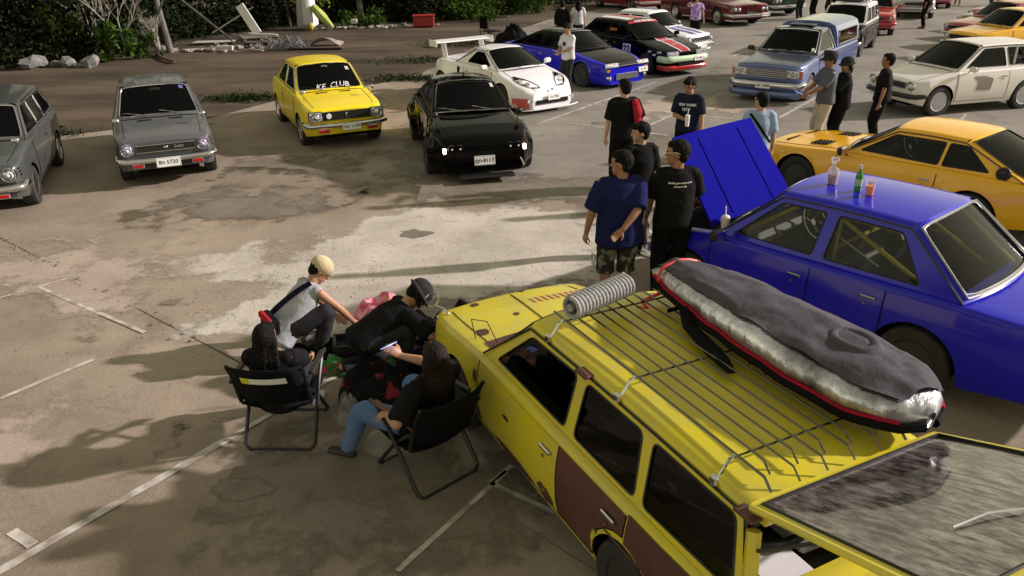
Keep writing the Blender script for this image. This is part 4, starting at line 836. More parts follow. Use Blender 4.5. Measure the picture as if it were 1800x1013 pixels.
m = MB(); m.grid(lambda x, u: Vector((x, u * c.yr, c.rz(x) + .006 + c.rcrown * (1 - u * u))), np.linspace(-1.25, -2.5, 8), np.linspace(-.75, .75, 7)); m.build('roof_panel', P['white'], c.root)
m = MB(); m.grid(lambda x, u: Vector((x, u * c.yr, c.rz(x) + .010 + c.rcrown * (1 - u * u))), np.linspace(-1.25, -2.5, 8), np.linspace(-.3, .3, 5)); m.build('roof_stripe', principled('stripe_red', (.42, .02, .05)), c.root)
m = MB(); m.grid(lambda u, v: c.WS(u, v, .008), np.linspace(-.92, .92, 9), (.82, .96)); b_ = m.build('sun_strip', principled('stripe_red', (.42, .02, .05)), c.root)
lettering('FOR RACING', .12, M['white'], c.root, lambda a, b: c.WS(a / .62, .89 + b / .75, .012), bold=.003)
lettering('RACING', .16, M['white'], c.root, lambda a, b: c.T(-.12 - b, a / .75, .012), bold=.002); lettering('sport', .10, M['white'], c.root, lambda a, b: c.T(.25 - b, a / .75, .012))
m = MB(); m.grid(lambda x, z: c.S(x, z, .008, -1), np.linspace(-.95, -.62, 4), np.linspace(.46, .76, 4)); m.build('number_panel', M['white'], c.root)
lettering('22', .28, M['ink'], c.root, lambda a, b: c.S(-.79 + a, .61 + b, .012, -1), bold=.01)
lettering('spoon', .12, M['amber'], c.root, lambda a, b: Vector((-1.6 + a, -c.Yg(-1.6, 1.1 + b) - .012, 1.08 + b)), bold=.006)
for k_, (a0, b0) in enumerate(((.1, .62), (.28, .55), (.42, .62))): m = MB(); m.grid(lambda x, z: c.S(x, z, .007, -1), (a0, a0 + .12), (b0, b0 + .05)); m.build('side_sticker', M['lightbar'], c.root)
c.door_mirror(P['black'], -.66); c.wipers('black')
# striped white saloon behind it
c = Car('saloon_car', 'white saloon with blue stripes over bonnet and roof, parked behind the black race-liveried hatchback', 'car', 5.3, 25.2, -46, paint=P['white'], wins=KW, WB=2.4, doors=[(-1.53, -.42)], rim='chrome', spokes=8)
classic_front(c, gw=.84); c.bumper(.74, .45, .73); c.plate(.84, .40, '5ข 1982', y=.0); c.wipers()
bl = principled('stripe_blue', (.05, .05, .30), .35)
c.decal_top(.64, -.40, .12, .42, bl); c.decal_top(.64, -.40, -.42, -.12, bl)
m = MB(); m.grid(lambda x, u: Vector((x, u * c.yr, c.rz(x) + .008 + c.rcrown * (1 - u * u))), np.linspace(-1.0, -1.95, 8), np.linspace(.1, .6, 4)); m.build('roof_stripe', bl, c.root)
m = MB(); m.grid(lambda u, v: c.WS(u, v, .008), np.linspace(-.92, .92, 9), (.86, .96)); m.build('sun_strip', M['white'], c.root)
c.door_mirror(P['white'])
# big american saloon and its neighbours
def yank(label, X, Y, yaw, pt, name='saloon_car', grille=True):
    c = Car(name, label, 'car', X, Y, yaw, paint=pt, WB=3.1, xf=.92, xr=-4.5, R=.35, arch=.38, hw=[(.92, .93), (.3, .97), (-3, .97), (-4.5, .90)], top=[(.92, .80), (.8, .84), (-.55, .95), (-3.2, .96), (-4.4, .92), (-4.5, .85)],
        bot=[(.92, .30), (.3, .24), (-3.2, .24), (-4.5, .34)], wb=-.62, wt=-1.25, rt=-2.5, rb=-3.15, zr=1.40, yr=.66, yb=.86, wins=[[(-.9, 1.0), (-1.35, 1.33), (-1.95, 1.34), (-1.95, 1.0)], [(-2.05, 1.0), (-2.05, 1.34), (-2.5, 1.33), (-2.85, 1.02)]],
        doors=[(-1.98, -.6), (-2.9, -1.98)], rim='chrome', spokes=12, tyrew=.2, rs=.06, archlip=False)
    x = .945
    for sd in (1, -1):
        for yy in (.58, .77): c.round_lamp(x, sd * yy, .68, .075)
    if grille: c.inset(x + .04, 0, .68, .46, .34, 'chrome', bars=9, barmat='black', frame='chrome', vertical=True, depth=.10)
    c.bumper(1.0, .44, .95, h=.14, d=.08, wrap=.5); c.plate(1.12, .46, '8ก 2210', y=.62, w=.36, h=.15); c.wipers(); return c
yank('long dark red luxury saloon with an upright chrome grille and paired round headlights', 9.48, 34.56, -68, P['wred'])
yank('dark saloon partly hidden right of the long dark red luxury saloon', 12.3, 38.4, -66, paint('paint_dark_green', (.012, .03, .026), .05, .2, .9), grille=False)
yank('crimson saloon half hidden beyond the left end of the long dark red luxury saloon', 6.9, 41.6, -66, P['crimson'], grille=False)
# pickup with canopy
c = Car('pickup_truck', 'lowered blue pickup truck with a canopy over its bed and a wide chrome grille', 'pickup', 6.25, 18.80, -126.6, paint=P['steelblue'], roofpaint=P['navy'], WB=2.9, xf=.72, xr=-3.95, R=.30, arch=.34, hw=[(.72, .76), (.3, .80), (-3, .80), (-3.95, .78)],
    top=[(.72, .78), (.62, .83), (-.5, .95), (-1.8, .97), (-3.9, .97), (-3.95, .92)], bot=[(.72, .14), (.3, .13), (-3.2, .15), (-3.95, .25)], wb=-.50, wt=-1.12, rt=-1.72, rb=-1.90, zr=1.44, yr=.56, yb=.71,
    wins=[[(-.70, .995), (-1.16, 1.37), (-1.66, 1.38), (-1.70, .995)]], doors=[(-1.78, -.5)], rim='chrome', spokes=8, tyrew=.22, hoodgap=True, rs=.045)
c.decal_top(.66, -.48, -.92, .92, P['navy'], 'bonnet', .006)
for sd in (1, -1): c.box_lamp(.735, sd * .60, .665, .27, .15, 'headlight', 'lamp'); c.box_lamp(.69, sd * .775, .665, .05, .15, 'turn_signal', 'amber')
c.inset(.735, 0, .665, .90, .16, 'chrome', bars=4, barmat='black', frame='chrome', barr=.009); c.bumper(.80, .42, .80, h=.15, d=.07); c.bumper(.80, .22, .80, h=.15, d=.05, mat=P['steelblue'], name='front_valance')
c.plate(.90, .41, 'ยพ 1888', y=.0); c.door_mirror(M['black'], -.62); c.wipers('black')
m = MB(); m.tube([c.WS(-.7 + 1.4 * t, .88 + .02 * math.sin(t * 40), .012) for t in np.linspace(0, 1, 50)], .010, 4, flat=.3); m.build('screen_script', M['silver'], c.root)
m = MB(); q = [c.WS(u, v, .006) for u, v in ((.90, .12), (.80, .12), (.80, .24), (.90, .24))]; m.add(q, [(0, 1, 2, 3)]); m.build('sticker', M['plate'], c.root)
m = MB()
def can(x, i):
    pr = [(.74, .975), (.70, 1.30), (.64, 1.46), (.50, 1.53), (.25, 1.56), (0, 1.565)]; pr = pr + [(-a, b) for a, b in reversed(pr[:-1])]; return Vector((x, pr[int(i)][0], pr[int(i)][1]))
m.grid(can, (-1.95, -2.0, -3.8, -3.9), range(11)); m.add([can(-1.95, i) for i in range(11)], [tuple(range(11))]); m.add([can(-3.9, i) for i in range(11)], [tuple(range(11))]); cn = m.build('canopy', P['steelblue'], c.root, smooth=30)
for sd in (1, -1):
    pts = roundpoly([(-2.1, 1.03), (-2.1, 1.34), (-3.7, 1.34), (-3.7, 1.03)], .05); m = MB(); m.add([(x, sd * (.745 - (z - .975) * .04 / .325 + .006), z) for x, z in pts], [tuple(range(len(pts)))]); w = m.build('canopy_window', M['darkglass'], cn, smooth=0)
    t = MB(); t.tube([(x, sd * (.745 - (z - .975) * .04 / .325 + .008), z) for x, z in pts], .01, 5, closed=True); t.build('window_trim', M['chrome'], w)
m = MB(); m.box((-1.45, 0, 1.51), (.34, .6, .03), bev=.01); m.build('roof_vent', M['black'], c.root)
# boxy black estate with white roof
c = Car('estate_car', 'small boxy black estate with a white roof, parked behind the blue pickup', 'car', 10.15, 25.3, -122, paint=P['black'], roofpaint=P['white'], WB=2.3, rb=-2.95, rt=-2.7, xr=-3.1, zr=1.42, yr=.58, yb=.67, R=.30,
    wins=[[(-.62, .95), (-1.04, 1.33), (-1.46, 1.33), (-1.46, .95)], [(-1.54, .95), (-1.54, 1.33), (-2.10, 1.33), (-2.10, .95)], [(-2.18, .95), (-2.18, 1.33), (-2.66, 1.32), (-2.84, .97)]], doors=[(-1.5, -.42), (-2.14, -1.5)], rim='darkalloy', spokes=6)
classic_front(c); c.bumper(.74, .45, .73); c.plate(.84, .42, '2ก 774')
m = MB()
for sd in (1, -1): m.tube([(-1.2, sd * .42, 1.50), (-2.5, sd * .42, 1.50)], .012, 5)
for xx in (-1.3, -1.8, -2.4): m.tube([(xx, -.45, 1.50), (xx, .45, 1.50)], .012, 5); m.tube([(xx, .44, 1.50), (xx, .5, 1.43)], .01, 4); m.tube([(xx, -.44, 1.50), (xx, -.5, 1.43)], .01, 4)
m.box((-1.75, 0, 1.53), (.8, .7, .08), bev=.03); m.build('roof_rack', M['black'], c.root)
m = MB(); m.box(c.T(.1, .4, .01), (.5, .2, .02), bev=.008); m.build('bonnet_stripe', M['white'], c.root)
# red cars beyond
SED = dict(wins=KW, doors=[(-1.53, -.42)], rim='chrome', spokes=8)
c = Car('saloon_car', 'bright red saloon facing the camera behind the black estate with white roof', 'car', 13.4, 30.4, -112, paint=P['red'], **SED); classic_front(c, gw=.6); c.bumper(.74, .45, .73, mat=P['red']); c.plate(.82, .43, '9ข 45'); c.door_mirror(P['red']); c.wipers('black')
c = Car('saloon_car', 'silver saloon mostly hidden behind the dark-clothed onlooker at the top right', 'car', 17.6, 36.0, -115, paint=P['silver'], **SED); classic_front(c); c.bumper(.74, .45, .73); c.door_mirror(P['silver'])
c = Car('saloon_car', 'distant dark red saloon at the top edge, beyond the silver saloon', 'car', 20.6, 40.4, -112, paint=P['crimson'], **SED); classic_front(c); c.bumper(.74, .45, .73)
# right-hand row, seen from the side
c = Car('hatchback_car', 'cream white hatchback side-on at the right edge, dark patch on its door', 'car', 8.68, 17.16, 196, paint=P['cream'], WB=2.2, xf=.60, xr=-3.0, zr=1.36, rt=-2.3, rb=-2.85, wb=-.40, wt=-1.05, R=.31, arch=.345, yb=.68, hw=[(.60, .70), (.3, .76), (-1.2, .78), (-2.6, .77), (-3.0, .72)], bot=[(.60, .30), (.3, .22), (-2.6, .22), (-3.0, .32)],
    top=[(.60, .68), (.5, .72), (.2, .78), (-.40, .88), (-2.9, .92), (-3.0, .88)], wins=[[(-.62, .94), (-1.09, 1.285), (-1.60, 1.295), (-1.64, .94)], [(-1.72, .94), (-1.68, 1.295), (-2.24, 1.285), (-2.60, .97)]], doors=[(-1.68, -.38)], glass='hazeglass', interior=True, trim='black', rim='chrome', spokes=8)
classic_front(c); c.bumper(.65, .43, .72, mat='black'); c.bumper(-3.04, .43, .72, mat='black', rear=True, name='rear_bumper'); c.door_mirror(P['cream'], -.6)
m = MB(); pts = roundpoly([(-.86, .50), (-.90, .66), (-.76, .78), (-1.04, .78), (-1.26, .72), (-1.22, .48)], .03); m.add([c.S(a, b, .012, 1) for a, b in pts], [tuple(range(len(pts)))]); m.build('door_patch', principled('patch_grey', (.20, .17, .15), .6), c.root, smooth=0)
m = MB()
for a, b in ((-1.82, -1.94), (-2.17, -1.97)): m.tube([Vector((a, c.Yg(a, .96) + .012, .97)), Vector((b, c.Yg(b, 1.29) + .012, 1.29))], .022, 4, flat=.15)
m.tube([Vector((-1.87, c.Yg(-1.87, 1.08) + .014, 1.08)), Vector((-2.12, c.Yg(-2.12, 1.08) + .014, 1.08))], .018, 4, flat=.15); m.build('tape_letter', M['silver'], c.root)
c = Car('saloon_car', 'orange saloon in the right-hand row, mostly hidden behind the cream hatchback', 'car', 14.0, 24.35, 196, paint=P['orange'], **SED); classic_front(c); c.bumper(.74, .45, .73); c.wipers('black')
c = Car('saloon_car', 'red saloon in the right-hand row, just beyond the orange saloon', 'car', 15.2, 26.75, 197, paint=P['red'], **SED); classic_front(c); c.bumper(.74, .45, .73); c.door_mirror(P['red'])
c = Car('saloon_car', 'dark red saloon between the other two red ones in the right-hand row', 'car', 16.7, 28.8, 197, paint=P['wred'], **SED); classic_front(c); c.bumper(.74, .45, .73)
c = Car('saloon_car', 'furthest red saloon of the right-hand row, at the top right corner', 'car', 18.2, 30.9, 198, paint=P['crimson'], **SED); classic_front(c); c.bumper(.74, .45, .73)
# orange coupe
c = Car('coupe_car', 'orange yellow fastback coupe with louvred bonnet vents parked beside the blue saloon', 'car', 4.80, 11.75, 129.0, paint=P['orange'], WB=2.425, xf=.74, xr=-3.4, zr=1.18, yr=.55, yb=.69, wb=-.66, wt=-1.28, rt=-2.15, rb=-2.95, R=.30, arch=.34, bow=.13, rs=.07,
    hw=[(.74, .68), (.3, .78), (-1.2, .79), (-2.6, .80), (-3.4, .74)], top=[(.74, .60), (.62, .67), (.3, .70), (-.62, .775), (-2.4, .815), (-3.3, .80), (-3.4, .76)], bot=[(.74, .20), (.3, .18), (-2.6, .2), (-3.4, .32)],
    wins=[[(-.86, .84), (-1.27, 1.105), (-1.92, 1.115), (-1.90, .84)], [(-1.95, .84), (-1.97, 1.115), (-2.20, 1.11), (-2.52, .86)]], doors=[(-1.95, -.58)], glass='hazeglass', interior='alloy', trim='black', rim='darkalloy', spokes=8, tyrew=.24, flare=.02, winr=.03)
classic_front(c, z=.52); c.bumper(.79, .38, .75); c.wipers('black'); c.door_mirror(M['black'], -.72)
for sd in (1, -1):
    for i in range(5): m = MB(); m.box(c.T(-.02 - .055 * i, sd * .52, .006), (.03, .26, .022), Matrix.Rotation(R(18), 3, 'Y'), bev=.004); m.build('bonnet_louvre', M['gap'], c.root)
    m = MB(); m.box(c.T(.42, sd * .40, .003), (.04, .34, .012), bev=.004); m.build('hood_vent', M['gap'], c.root)
    p = Vector((-2.62, 0, 1.02)); m = MB(); cc = Vector((-2.68, sd * (c.Yg(-2.68, .87) + .0), .88)); m.lathe([(.085, 0), (.085, .02), (.06, .03), (.05, .02), (.02, .03), (.001, .03)], cc, (0, sd, .1), 20); m.build('quarter_emblem', M['black'], c.root)
# blue saloon with raised bonnet
c = Car('saloon_car', 'blue four-door saloon with raised bonnet, drinks on its roof and a yellow roll cage', 'car', 2.40, 8.02, 130.2, paint=P['blue'], WB=2.32, xf=.58, xr=-3.5, zr=1.40, yr=.56, yb=.70, wb=-.30, wt=-.86, rt=-2.06, rb=-2.60, R=.31, arch=.36, bow=.10, rs=.045, crown=.02,
    hw=[(.58, .74), (.3, .79), (-1.2, .80), (-2.6, .79), (-3.5, .74)], top=[(.58, .74), (.48, .78), (-.30, .89), (-2.5, .915), (-3.35, .89), (-3.5, .83)], bot=[(.58, .24), (.3, .20), (-2.6, .2), (-3.5, .32)],
    wins=[[(-.48, .945), (-.88, 1.315), (-1.31, 1.325), (-1.27, .945)], [(-1.39, .945), (-1.43, 1.325), (-1.99, 1.32), (-2.24, .955)]], doors=[(-1.33, -.26), (-2.02, -1.33)], glass='seeglass', interior=True, trim='black', rim='darkalloy', spokes=10, winr=.03, hoodgap=False, tyrew=.2)
c.wipers('black'); c.door_mirror(M['black'], -.42)
# engine bay, open
m = MB(); m.grid(lambda x, u: c.T(x, u, .006), np.linspace(.50, -.26, 6), np.linspace(-.88, .88, 6)); m.build('engine_bay', M['void'], c.root)
m = MB(); m.box((.15, 0, .93), (.42, .34, .14), bev=.03); m.box((.40, 0, .90), (.05, 1.1, .06), bev=.01); m.lathe([(.11, 0), (.11, .06), (.03, .07)], (.08, .1, .99), (0, 0, 1), 16)
m.tube([(.3, -.3, .95), (.1, -.45, 1.0), (-.15, -.4, .95)], .03, 8); m.build('engine', noisy('engine_metal', (.05, .05, .05), (.3, .3, .3), 9, .4, metal=.7), c.root)
# bonnet raised about its rear edge
hx, hz = -.22, .945; ang = R(52); Rm = Matrix.Rotation(ang, 3, 'Y')
def hood(x, u, off=0):
    p = Vector((x * 1.0, u * (.72 - .05 * x), .02 * (1 - u * u) + off)); q = Vector((p.x * math.cos(ang) - p.z * math.sin(ang), p.y, p.x * math.sin(ang) + p.z * math.cos(ang))); return q + Vector((hx, 0, hz))
m = MB(); us = np.linspace(-1, 1, 11); xs_ = np.linspace(0, .98, 9)
m.grid(lambda x, u: hood(x, u, .012), xs_, us); m.grid(lambda x, u: hood(x, u, -.012), xs_, us[::-1])
edge = [(x, -1) for x in xs_] + [(.98, u) for u in us[1:]] + [(x, 1) for x in xs_[::-1][1:]] + [(0, u) for u in us[::-1][1:-1]]
K = len(edge); m.add([hood(a, b, .012) for a, b in edge] + [hood(a, b, -.012) for a, b in edge], [(i, (i + 1) % K, K + (i + 1) % K, K + i) for i in range(K)])
bn = m.build('bonnet', P['oblue'], c.root)
m = MB()
for u in (-.5, .5): m.tube([hood(x, u, .014) for x in np.linspace(.05, .9, 8)], .008, 5)
m.build('bonnet_crease', P['oblue'], bn)
m = MB(); m.tube([(.25, -.62, .86), hood(.62, -.86, -.015)], .007, 5); m.build('bonnet_prop', M['chrome'], c.root)
for sd in (1, -1): c.round_lamp(.615, sd * .56, .62, .08)
c.inset(.61, 0, .62, .8, .14, 'black', bars=5, frame='chrome'); c.bumper(.66, .44, .76); c.bumper(-3.6, .46, .75, rear=True, name='rear_bumper')
m = MB(); r_ = .02
for sd in (1, -1):
    y = sd * .52
    m.tube([(-.45, y * 1.1, .5), (-.55, y * 1.08, .98), (-1.02, y * .98, 1.31), (-2.0, y * .98, 1.30)], r_, 8); m.tube([(-1.40, y * 1.05, .5), (-1.42, y, 1.30)], r_, 8); m.tube([(-2.3, y, .85), (-1.44, y, 1.28)], r_, 8); m.tube([(-2.0, y, 1.3), (-2.55, y, .9)], r_, 8)
m.tube([(-1.42, -.52, 1.30), (-1.42, .52, 1.30)], r_, 8); m.tube([(-1.42, .5, .6), (-1.42, -.5, 1.26)], r_, 8); m.tube([(-1.4, -.5, 1.0), (-1.4, .5, 1.0)], r_, 8); m.build('roll_cage', M['cage'], c.root)
m = MB(); L = [c.BL(u, v, .012) for u, v in [(a, .05) for a in np.linspace(-.93, .93, 9)] + [(.93, b) for b in (.3, .6, .95)] + [(a, .95) for a in np.linspace(.93, -.93, 9)[1:]] + [(-.93, b) for b in (.6, .3)]]
m.tube(L, .020, 6, closed=True, flat=.4); m.build('window_tape', M['silver'], c.root)
m = MB(); m.tube([Vector((-1.2, .50, 1.2)), Vector((-1.85, .60, .98))], .008, 4); m.build('belt', M['silver'], c.root)
BLUE = c
# yellow wagon
c = Car('station_wagon', 'weathered yellow station wagon with brown primer rear doors, roof rack and open tailgate', 'car', .23, 5.72, 116.1, paint=P['wagy'], WB=2.33, xf=.68, xr=-3.22, zr=1.285, yr=.565, yb=.68, wb=-.42, wt=-.92, rt=-2.98, rb=-3.16, R=.29, arch=.33, rcrown=.035, norear=True, hoodgap=True,
    top=[(.68, .68), (.6, .73), (.3, .77), (-.42, .84), (-2.9, .85), (-3.15, .85), (-3.22, .83)], hw=[(.68, .71), (.3, .75), (-1.2, .765), (-2.6, .755), (-3.22, .73)],
    wins=[[(-.60, .885), (-.96, 1.205), (-1.53, 1.215), (-1.54, .88)], [(-1.65, .88), (-1.64, 1.215), (-2.20, 1.215), (-2.28, .88)], [(-2.36, .88), (-2.30, 1.215), (-2.93, 1.21), (-3.05, .90)]],
    doors=[(-1.60, -.42)], glass='hazeglass', interior=True, trim='black', winr=.045, spokes=8, rim='darkalloy')
c.door(-2.31, -1.60, P['primer'], label='brown primer rear door', handle=True)
for sd in (1, -1):
    m = MB(); zt = .825; lo = lambda x: max(.27, c.zlow(x) + .012)
    m.grid(lambda x, t: c.S(x, lo(x) + (zt - lo(x)) * t, .004, sd), np.linspace(-3.16, -2.325, 26), np.linspace(0, 1, 8)); m.f = [q[::-1] for q in m.f] if sd > 0 else m.f; m.build('rear_quarter', P['primer'], c.root, 'brown primer rear quarter panel')
    # primer corners on the gutter
    for xx in (-1.62, -3.0): m = MB(); m.box((xx, sd * (.585), c.zr - .01), (.12, .07, .02), bev=.004); m.build('primer_patch', P['primer'], c.root)
classic_front(c, z=.60); c.bumper(.74, .42, .73); c.wipers('black')
# cowl in brown, bonnet decals, mirror
m = MB(); m.grid(lambda x, u: c.T(x, u, .005), np.linspace(-.24, -.43, 4), np.linspace(-.9, .9, 9)); m.build('cowl_panel', P['primer'], c.root)
m = MB(); m.grid(lambda u, v: c.WS(u, v, .006), np.linspace(-.98, .98, 12), (0, .07)); m.build('scuttle', P['primer'], c.root)
m = MB()
for i in range(9): m.grid(lambda x, u: c.T(x, u, .007), (.24, .36), (-.12 - i * .085, -.12 - i * .085 - .045))
m.build('faded_decal', principled('faded_pink', (.62, .36, .14), .5), c.root)
m = MB()
for i in range(7): m.tube([c.T(.02 + .05 * math.cos(t + i), -.45 - .05 * i + .06 * math.sin(t), .008) for t in np.linspace(0, 5, 10)], .006, 4, flat=.3)
m.build('scrawl_sticker', M['lightbar'], c.root)
b = c.T(.50, .93); m = MB(); m.tube([b, b + Vector((.03, .03, .05)), b + Vector((.06, .05, .05))], .006, 6); e = b + Vector((.10, .10, .11))
m.tube([e + Vector((0, math.cos(t) * .058, math.sin(t) * .058)) for t in np.linspace(0, 2 * math.pi, 21)[:-1]], .005, 5, closed=True); m.tube([b + Vector((.06, .05, .05)), e + Vector((0, -.03, -.05))], .005, 5); m.blob(b + Vector((.0, .0, .01)), (.02, .02, .015)); m.build('hoop_mirror', M['chrome'], c.root)
m = MB(); m.tube([c.T(-.12, .93), c.T(-.12, .93) + Vector((.02, .02, .16)), c.T(-.30, .90) + Vector((0, 0, .20)), c.T(-.42, .86) + Vector((0, 0, .06))], .004, 5); m.build('aerial_wire', M['black'], c.root)
# seams across the bonnet
m = MB(); m.tube([c.T(x, .05 - .1 * x, .004) for x in np.linspace(.62, -.2, 8)], .004, 4); m.build('bonnet_crease', M['gap'], c.root)
# rear opening frame and raised tailgate
m = MB(); yb = c.Yg(-3.1, .95)
for sd in (1, -1): m.tube([(-3.14, sd * .66, .90), (-3.05, sd * .585, 1.22)], .035, 6)
m.tube([(-3.06, -.55, 1.27), (-3.06, .55, 1.27)], .03, 6); m.build('tailgate_frame', c.paint, c.root)
hinge = Vector((-3.02, 0, 1.325)); A = R(19)
def tg(x, y, o=0): return hinge + Vector((-x * math.cos(A) - 0, y, x * math.sin(A) * -1 * -1)) + Vector((0, 0, o))
tgl = 1.12
def tw(x): return .585 + .06 * x
oc = [(.0, -1), (.0, 1), (tgl, 1), (tgl, -1)]
m = MB(); mm = []
for x0, x1, u0, u1 in ((0, .035, -1, 1), (1.0, tgl, -1, 1), (.035, 1.0, -1, -.96), (.035, 1.0, .95, 1)):
    for o in (.018, -.018): m.grid(lambda x, u: tg(x, u * tw(x), o), np.linspace(x0, x1, 4), np.linspace(u0, u1, 7))
for sd in (1, -1): m.tube([tg(x, sd * tw(x)) for x in np.linspace(0, tgl, 8)], .02, 6)
m.tube([tg(0, u * tw(0)) for u in np.linspace(-1, 1, 6)], .02, 6); m.tube([tg(tgl, u * tw(tgl)) for u in np.linspace(-1, 1, 6)], .02, 6)
tgo = m.build('tailgate', c.paint, c.root)
gm = noisy('painted_reflection_glass', (.03, .02, .016), (.40, .33, .33), 13, .12, 1.0, 12, detail=15, lo=.40, hi=.74, stretch=(.6, 1.9, 1), coat=.9, warp=.3, metal=.6)  # silver mottling paints crinkled reflections into the colour of the brown glass
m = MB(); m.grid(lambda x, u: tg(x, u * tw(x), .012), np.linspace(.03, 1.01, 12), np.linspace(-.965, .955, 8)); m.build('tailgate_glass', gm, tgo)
m = MB(); m.tube([tg(a, b * tw(a), .016) for a, b in ((.035, -.96), (.035, .95), (1.0, .95), (1.0, -.96))], .012, 5, closed=True); m.build('glass_rubber', M['black'], tgo)
m = MB(); m.tube([tg(.82, -.20, .02), tg(.70, .05, .03), tg(.68, .22, .02)], .005, 4); m.build('tailgate_wiper', M['silver'], tgo)
for sd in (1, -1): m = MB(); m.tube([(-3.1, sd * .60, 1.15), tg(.42, sd * .56, -.02)], .009, 6); m.build('gas_strut', M['black'], c.root)
# load floor and contents
m = MB(); m.box((-2.75, 0, .62), (.85, 1.16, .03)); m.build('load_floor', M['vinyl'], c.root)
m = MB()
for k_, (a, b, w_, h_, z_) in enumerate(((-2.95, .25, .35, .3, .7), (-2.7, -.2, .3, .4, .72))): m.box((a, b, z_), (w_, h_, .14), bev=.02)
m.build('cargo_box', M['plate'], c.root)
m = MB(); m.tube([(-2.75 + .1 * math.cos(t), .1 + .18 * math.sin(t), .80) for t in np.linspace(0, 6.28, 20)[:-1]], .03, 6, closed=True); m.build('hose', M['black'], c.root)
for cx_, cy_, r_ in ((-.05, .80, .06), (.30, -.86, .05), (.52, .55, .045), (-.20, -.30, .05), (.10, .25, .03), (.60, -.2, .035)):
    pts = [(cx_ + r_ * math.cos(a_) * (1 + .4 * noise.noise(Vector((a_, cx_ * 9, 0)))), cy_ + r_ * 1.2 * math.sin(a_) * (1 + .4 * noise.noise(Vector((a_, cy_ * 9, 3))))) for a_ in np.linspace(0, 5.9, 14)]
    m = MB(); m.add([c.T(a_, max(-.95, min(.95, b_)), .0045) for a_, b_ in pts], [tuple(range(len(pts)))]); m.build('rust_patch', P['primer'], c.root, smooth=0)
for cx_, cz_, rx_, rz_ in ((-.30, .36, .16, .09), (-1.0, .30, .30, .05), (.45, .42, .09, .10), (-1.45, .34, .10, .07), (-.9, .60, .05, .02), (-.36, .66, .03, .05)):
    pts = [(cx_ + rx_ * math.cos(a_) * (1 + .5 * noise.noise(Vector((a_ * 1.5, cx_ * 9, 0)))), cz_ + rz_ * math.sin(a_) * (1 + .5 * noise.noise(Vector((a_ * 1.5, cz_ * 9, 3))))) for a_ in np.linspace(0, 5.9, 16)]
    m = MB(); m.add([c.S(a_, b_, .0055, 1) for a_, b_ in pts], [tuple(range(len(pts)))]); m.build('rust_patch', P['primer'], c.root, smooth=0)
m = MB()
for xx in np.linspace(-1.66, -3.1, 30): pass
m.tube([c.S(x_, .60, .006, 1) for x_ in np.linspace(-1.62, -3.15, 24)], .006, 4, flat=.5); m.build('body_crease', P['primer'], c.root)
# roof rack (part of the car)
rr = bpy.data.objects.new('roof_rack', None); COL.objects.link(rr); rr.parent = c.root; rr['label'] = 'chrome roof rack with long thin rods'
z = 1.395; rods = np.linspace(-.40, .46, 11)
for i, y in enumerate(rods):
    m = MB(); e = -2.95 + (.10 if i % 2 else .0)
    m.tube([(-1.03, y, z - .0), (-1.0 - .04, y, z), (e, y, z), (e - .05, y, z - .05)], .0060 if i not in (0, 10) else .008, 6); m.build('rod', M['rackchrome'], rr)
for xx in (-1.16, -1.95, -2.76):
    m = MB(); m.tube([(xx, -.50, z - .012), (xx, .50, z - .012)], .006, 6); m.build('cross_bar', M['rackchrome'], rr)
    for sd in (1, -1):
        m = MB(); m.tube([(xx, sd * .46, z), (xx, sd * .50, z - .02), (xx, sd * .53, z - .07), (xx, sd * .585, c.zr - .02)], .009, 6); m.box((xx, sd * .575, c.zr + .005), (.05, .03, .05), bev=.008); m.build('rack_foot', M['chrome'], rr)
WAG = c


# ------------------------------------------------------------------ people
SK = noisy('skin', (.42, .22, .13), (.36, .18, .10), 6, .5, .15, 60); SKD = noisy('skin_tan', (.30, .15, .085), (.25, .12, .065), 6, .5, .15, 60); SKL = noisy('skin_light', (.52, .31, .21), (.46, .26, .17), 6, .5, .15, 60)
HAIR = noisy('black_hair', (.003, .0027, .0025), (.010, .008, .007), 30, .8, .9, 90, stretch=(1, 1, .15)); BRH = noisy('brown_hair', (.006, .0035, .003), (.022, .012, .009), 30, .7, .9, 90, stretch=(1, 1, .12))
for h_ in (HAIR, BRH): h_.node_tree.nodes['Principled BSDF'].inputs['Specular IOR Level'].default_value = .15
def cloth(name, c1, c2=None, **k): m = noisy(name, c1, c2 or tuple(x * .75 for x in c1), k.get('scale', 5), .9, k.get('bump', .4), k.get('bs', 14), dist=.02, lo=k.get('lo', .35), hi=k.get('hi', .65)); m.node_tree.nodes['Principled BSDF'].inputs['Specular IOR Level'].default_value = .12; return m
BLK = cloth('black_cotton', (.009, .009, .010)); BLK2 = cloth('black_trousers', (.007, .007, .008)); NVY = cloth('navy_cotton', (.010, .014, .055), (.012, .014, .085)); DNV = cloth('dark_navy_cotton', (.016, .018, .045)); WHT = cloth('white_cotton', (.66, .66, .70))
LBL = cloth('light_blue_cotton', (.34, .45, .60)); GRY = cloth('grey_cotton', (.10, .115, .14)); LGR = cloth('pale_grey_cotton', (.42, .43, .47)); JEAN = cloth('blue_denim', (.085, .15, .30), (.13, .20, .36), bs=60); BEI = cloth('beige_cotton', (.50, .44, .37)); CAMO = cloth('camo_cotton', (.20, .20, .17), (.03, .03, .028), scale=7, lo=.47, hi=.52)
PUR = cloth('purple_print_cotton', (.30, .16, .48), (.55, .45, .62), scale=9, lo=.46, hi=.56); GRN = cloth('lime_cotton', (.20, .50, .04)); DGY = cloth('charcoal_cotton', (.03, .03, .033)); SHOE = principled('dark_shoe', (.02, .018, .016), .6); WSHOE = principled('white_shoe', (.6, .6, .6), .6)
CAPC = cloth('cream_knit', (.60, .50, .30), bs=60); RED = cloth('red_cotton', (.45, .02, .04)); PINKC = cloth('pink_print', (.75, .12, .22), (.85, .50, .55), scale=10, lo=.45, hi=.6)
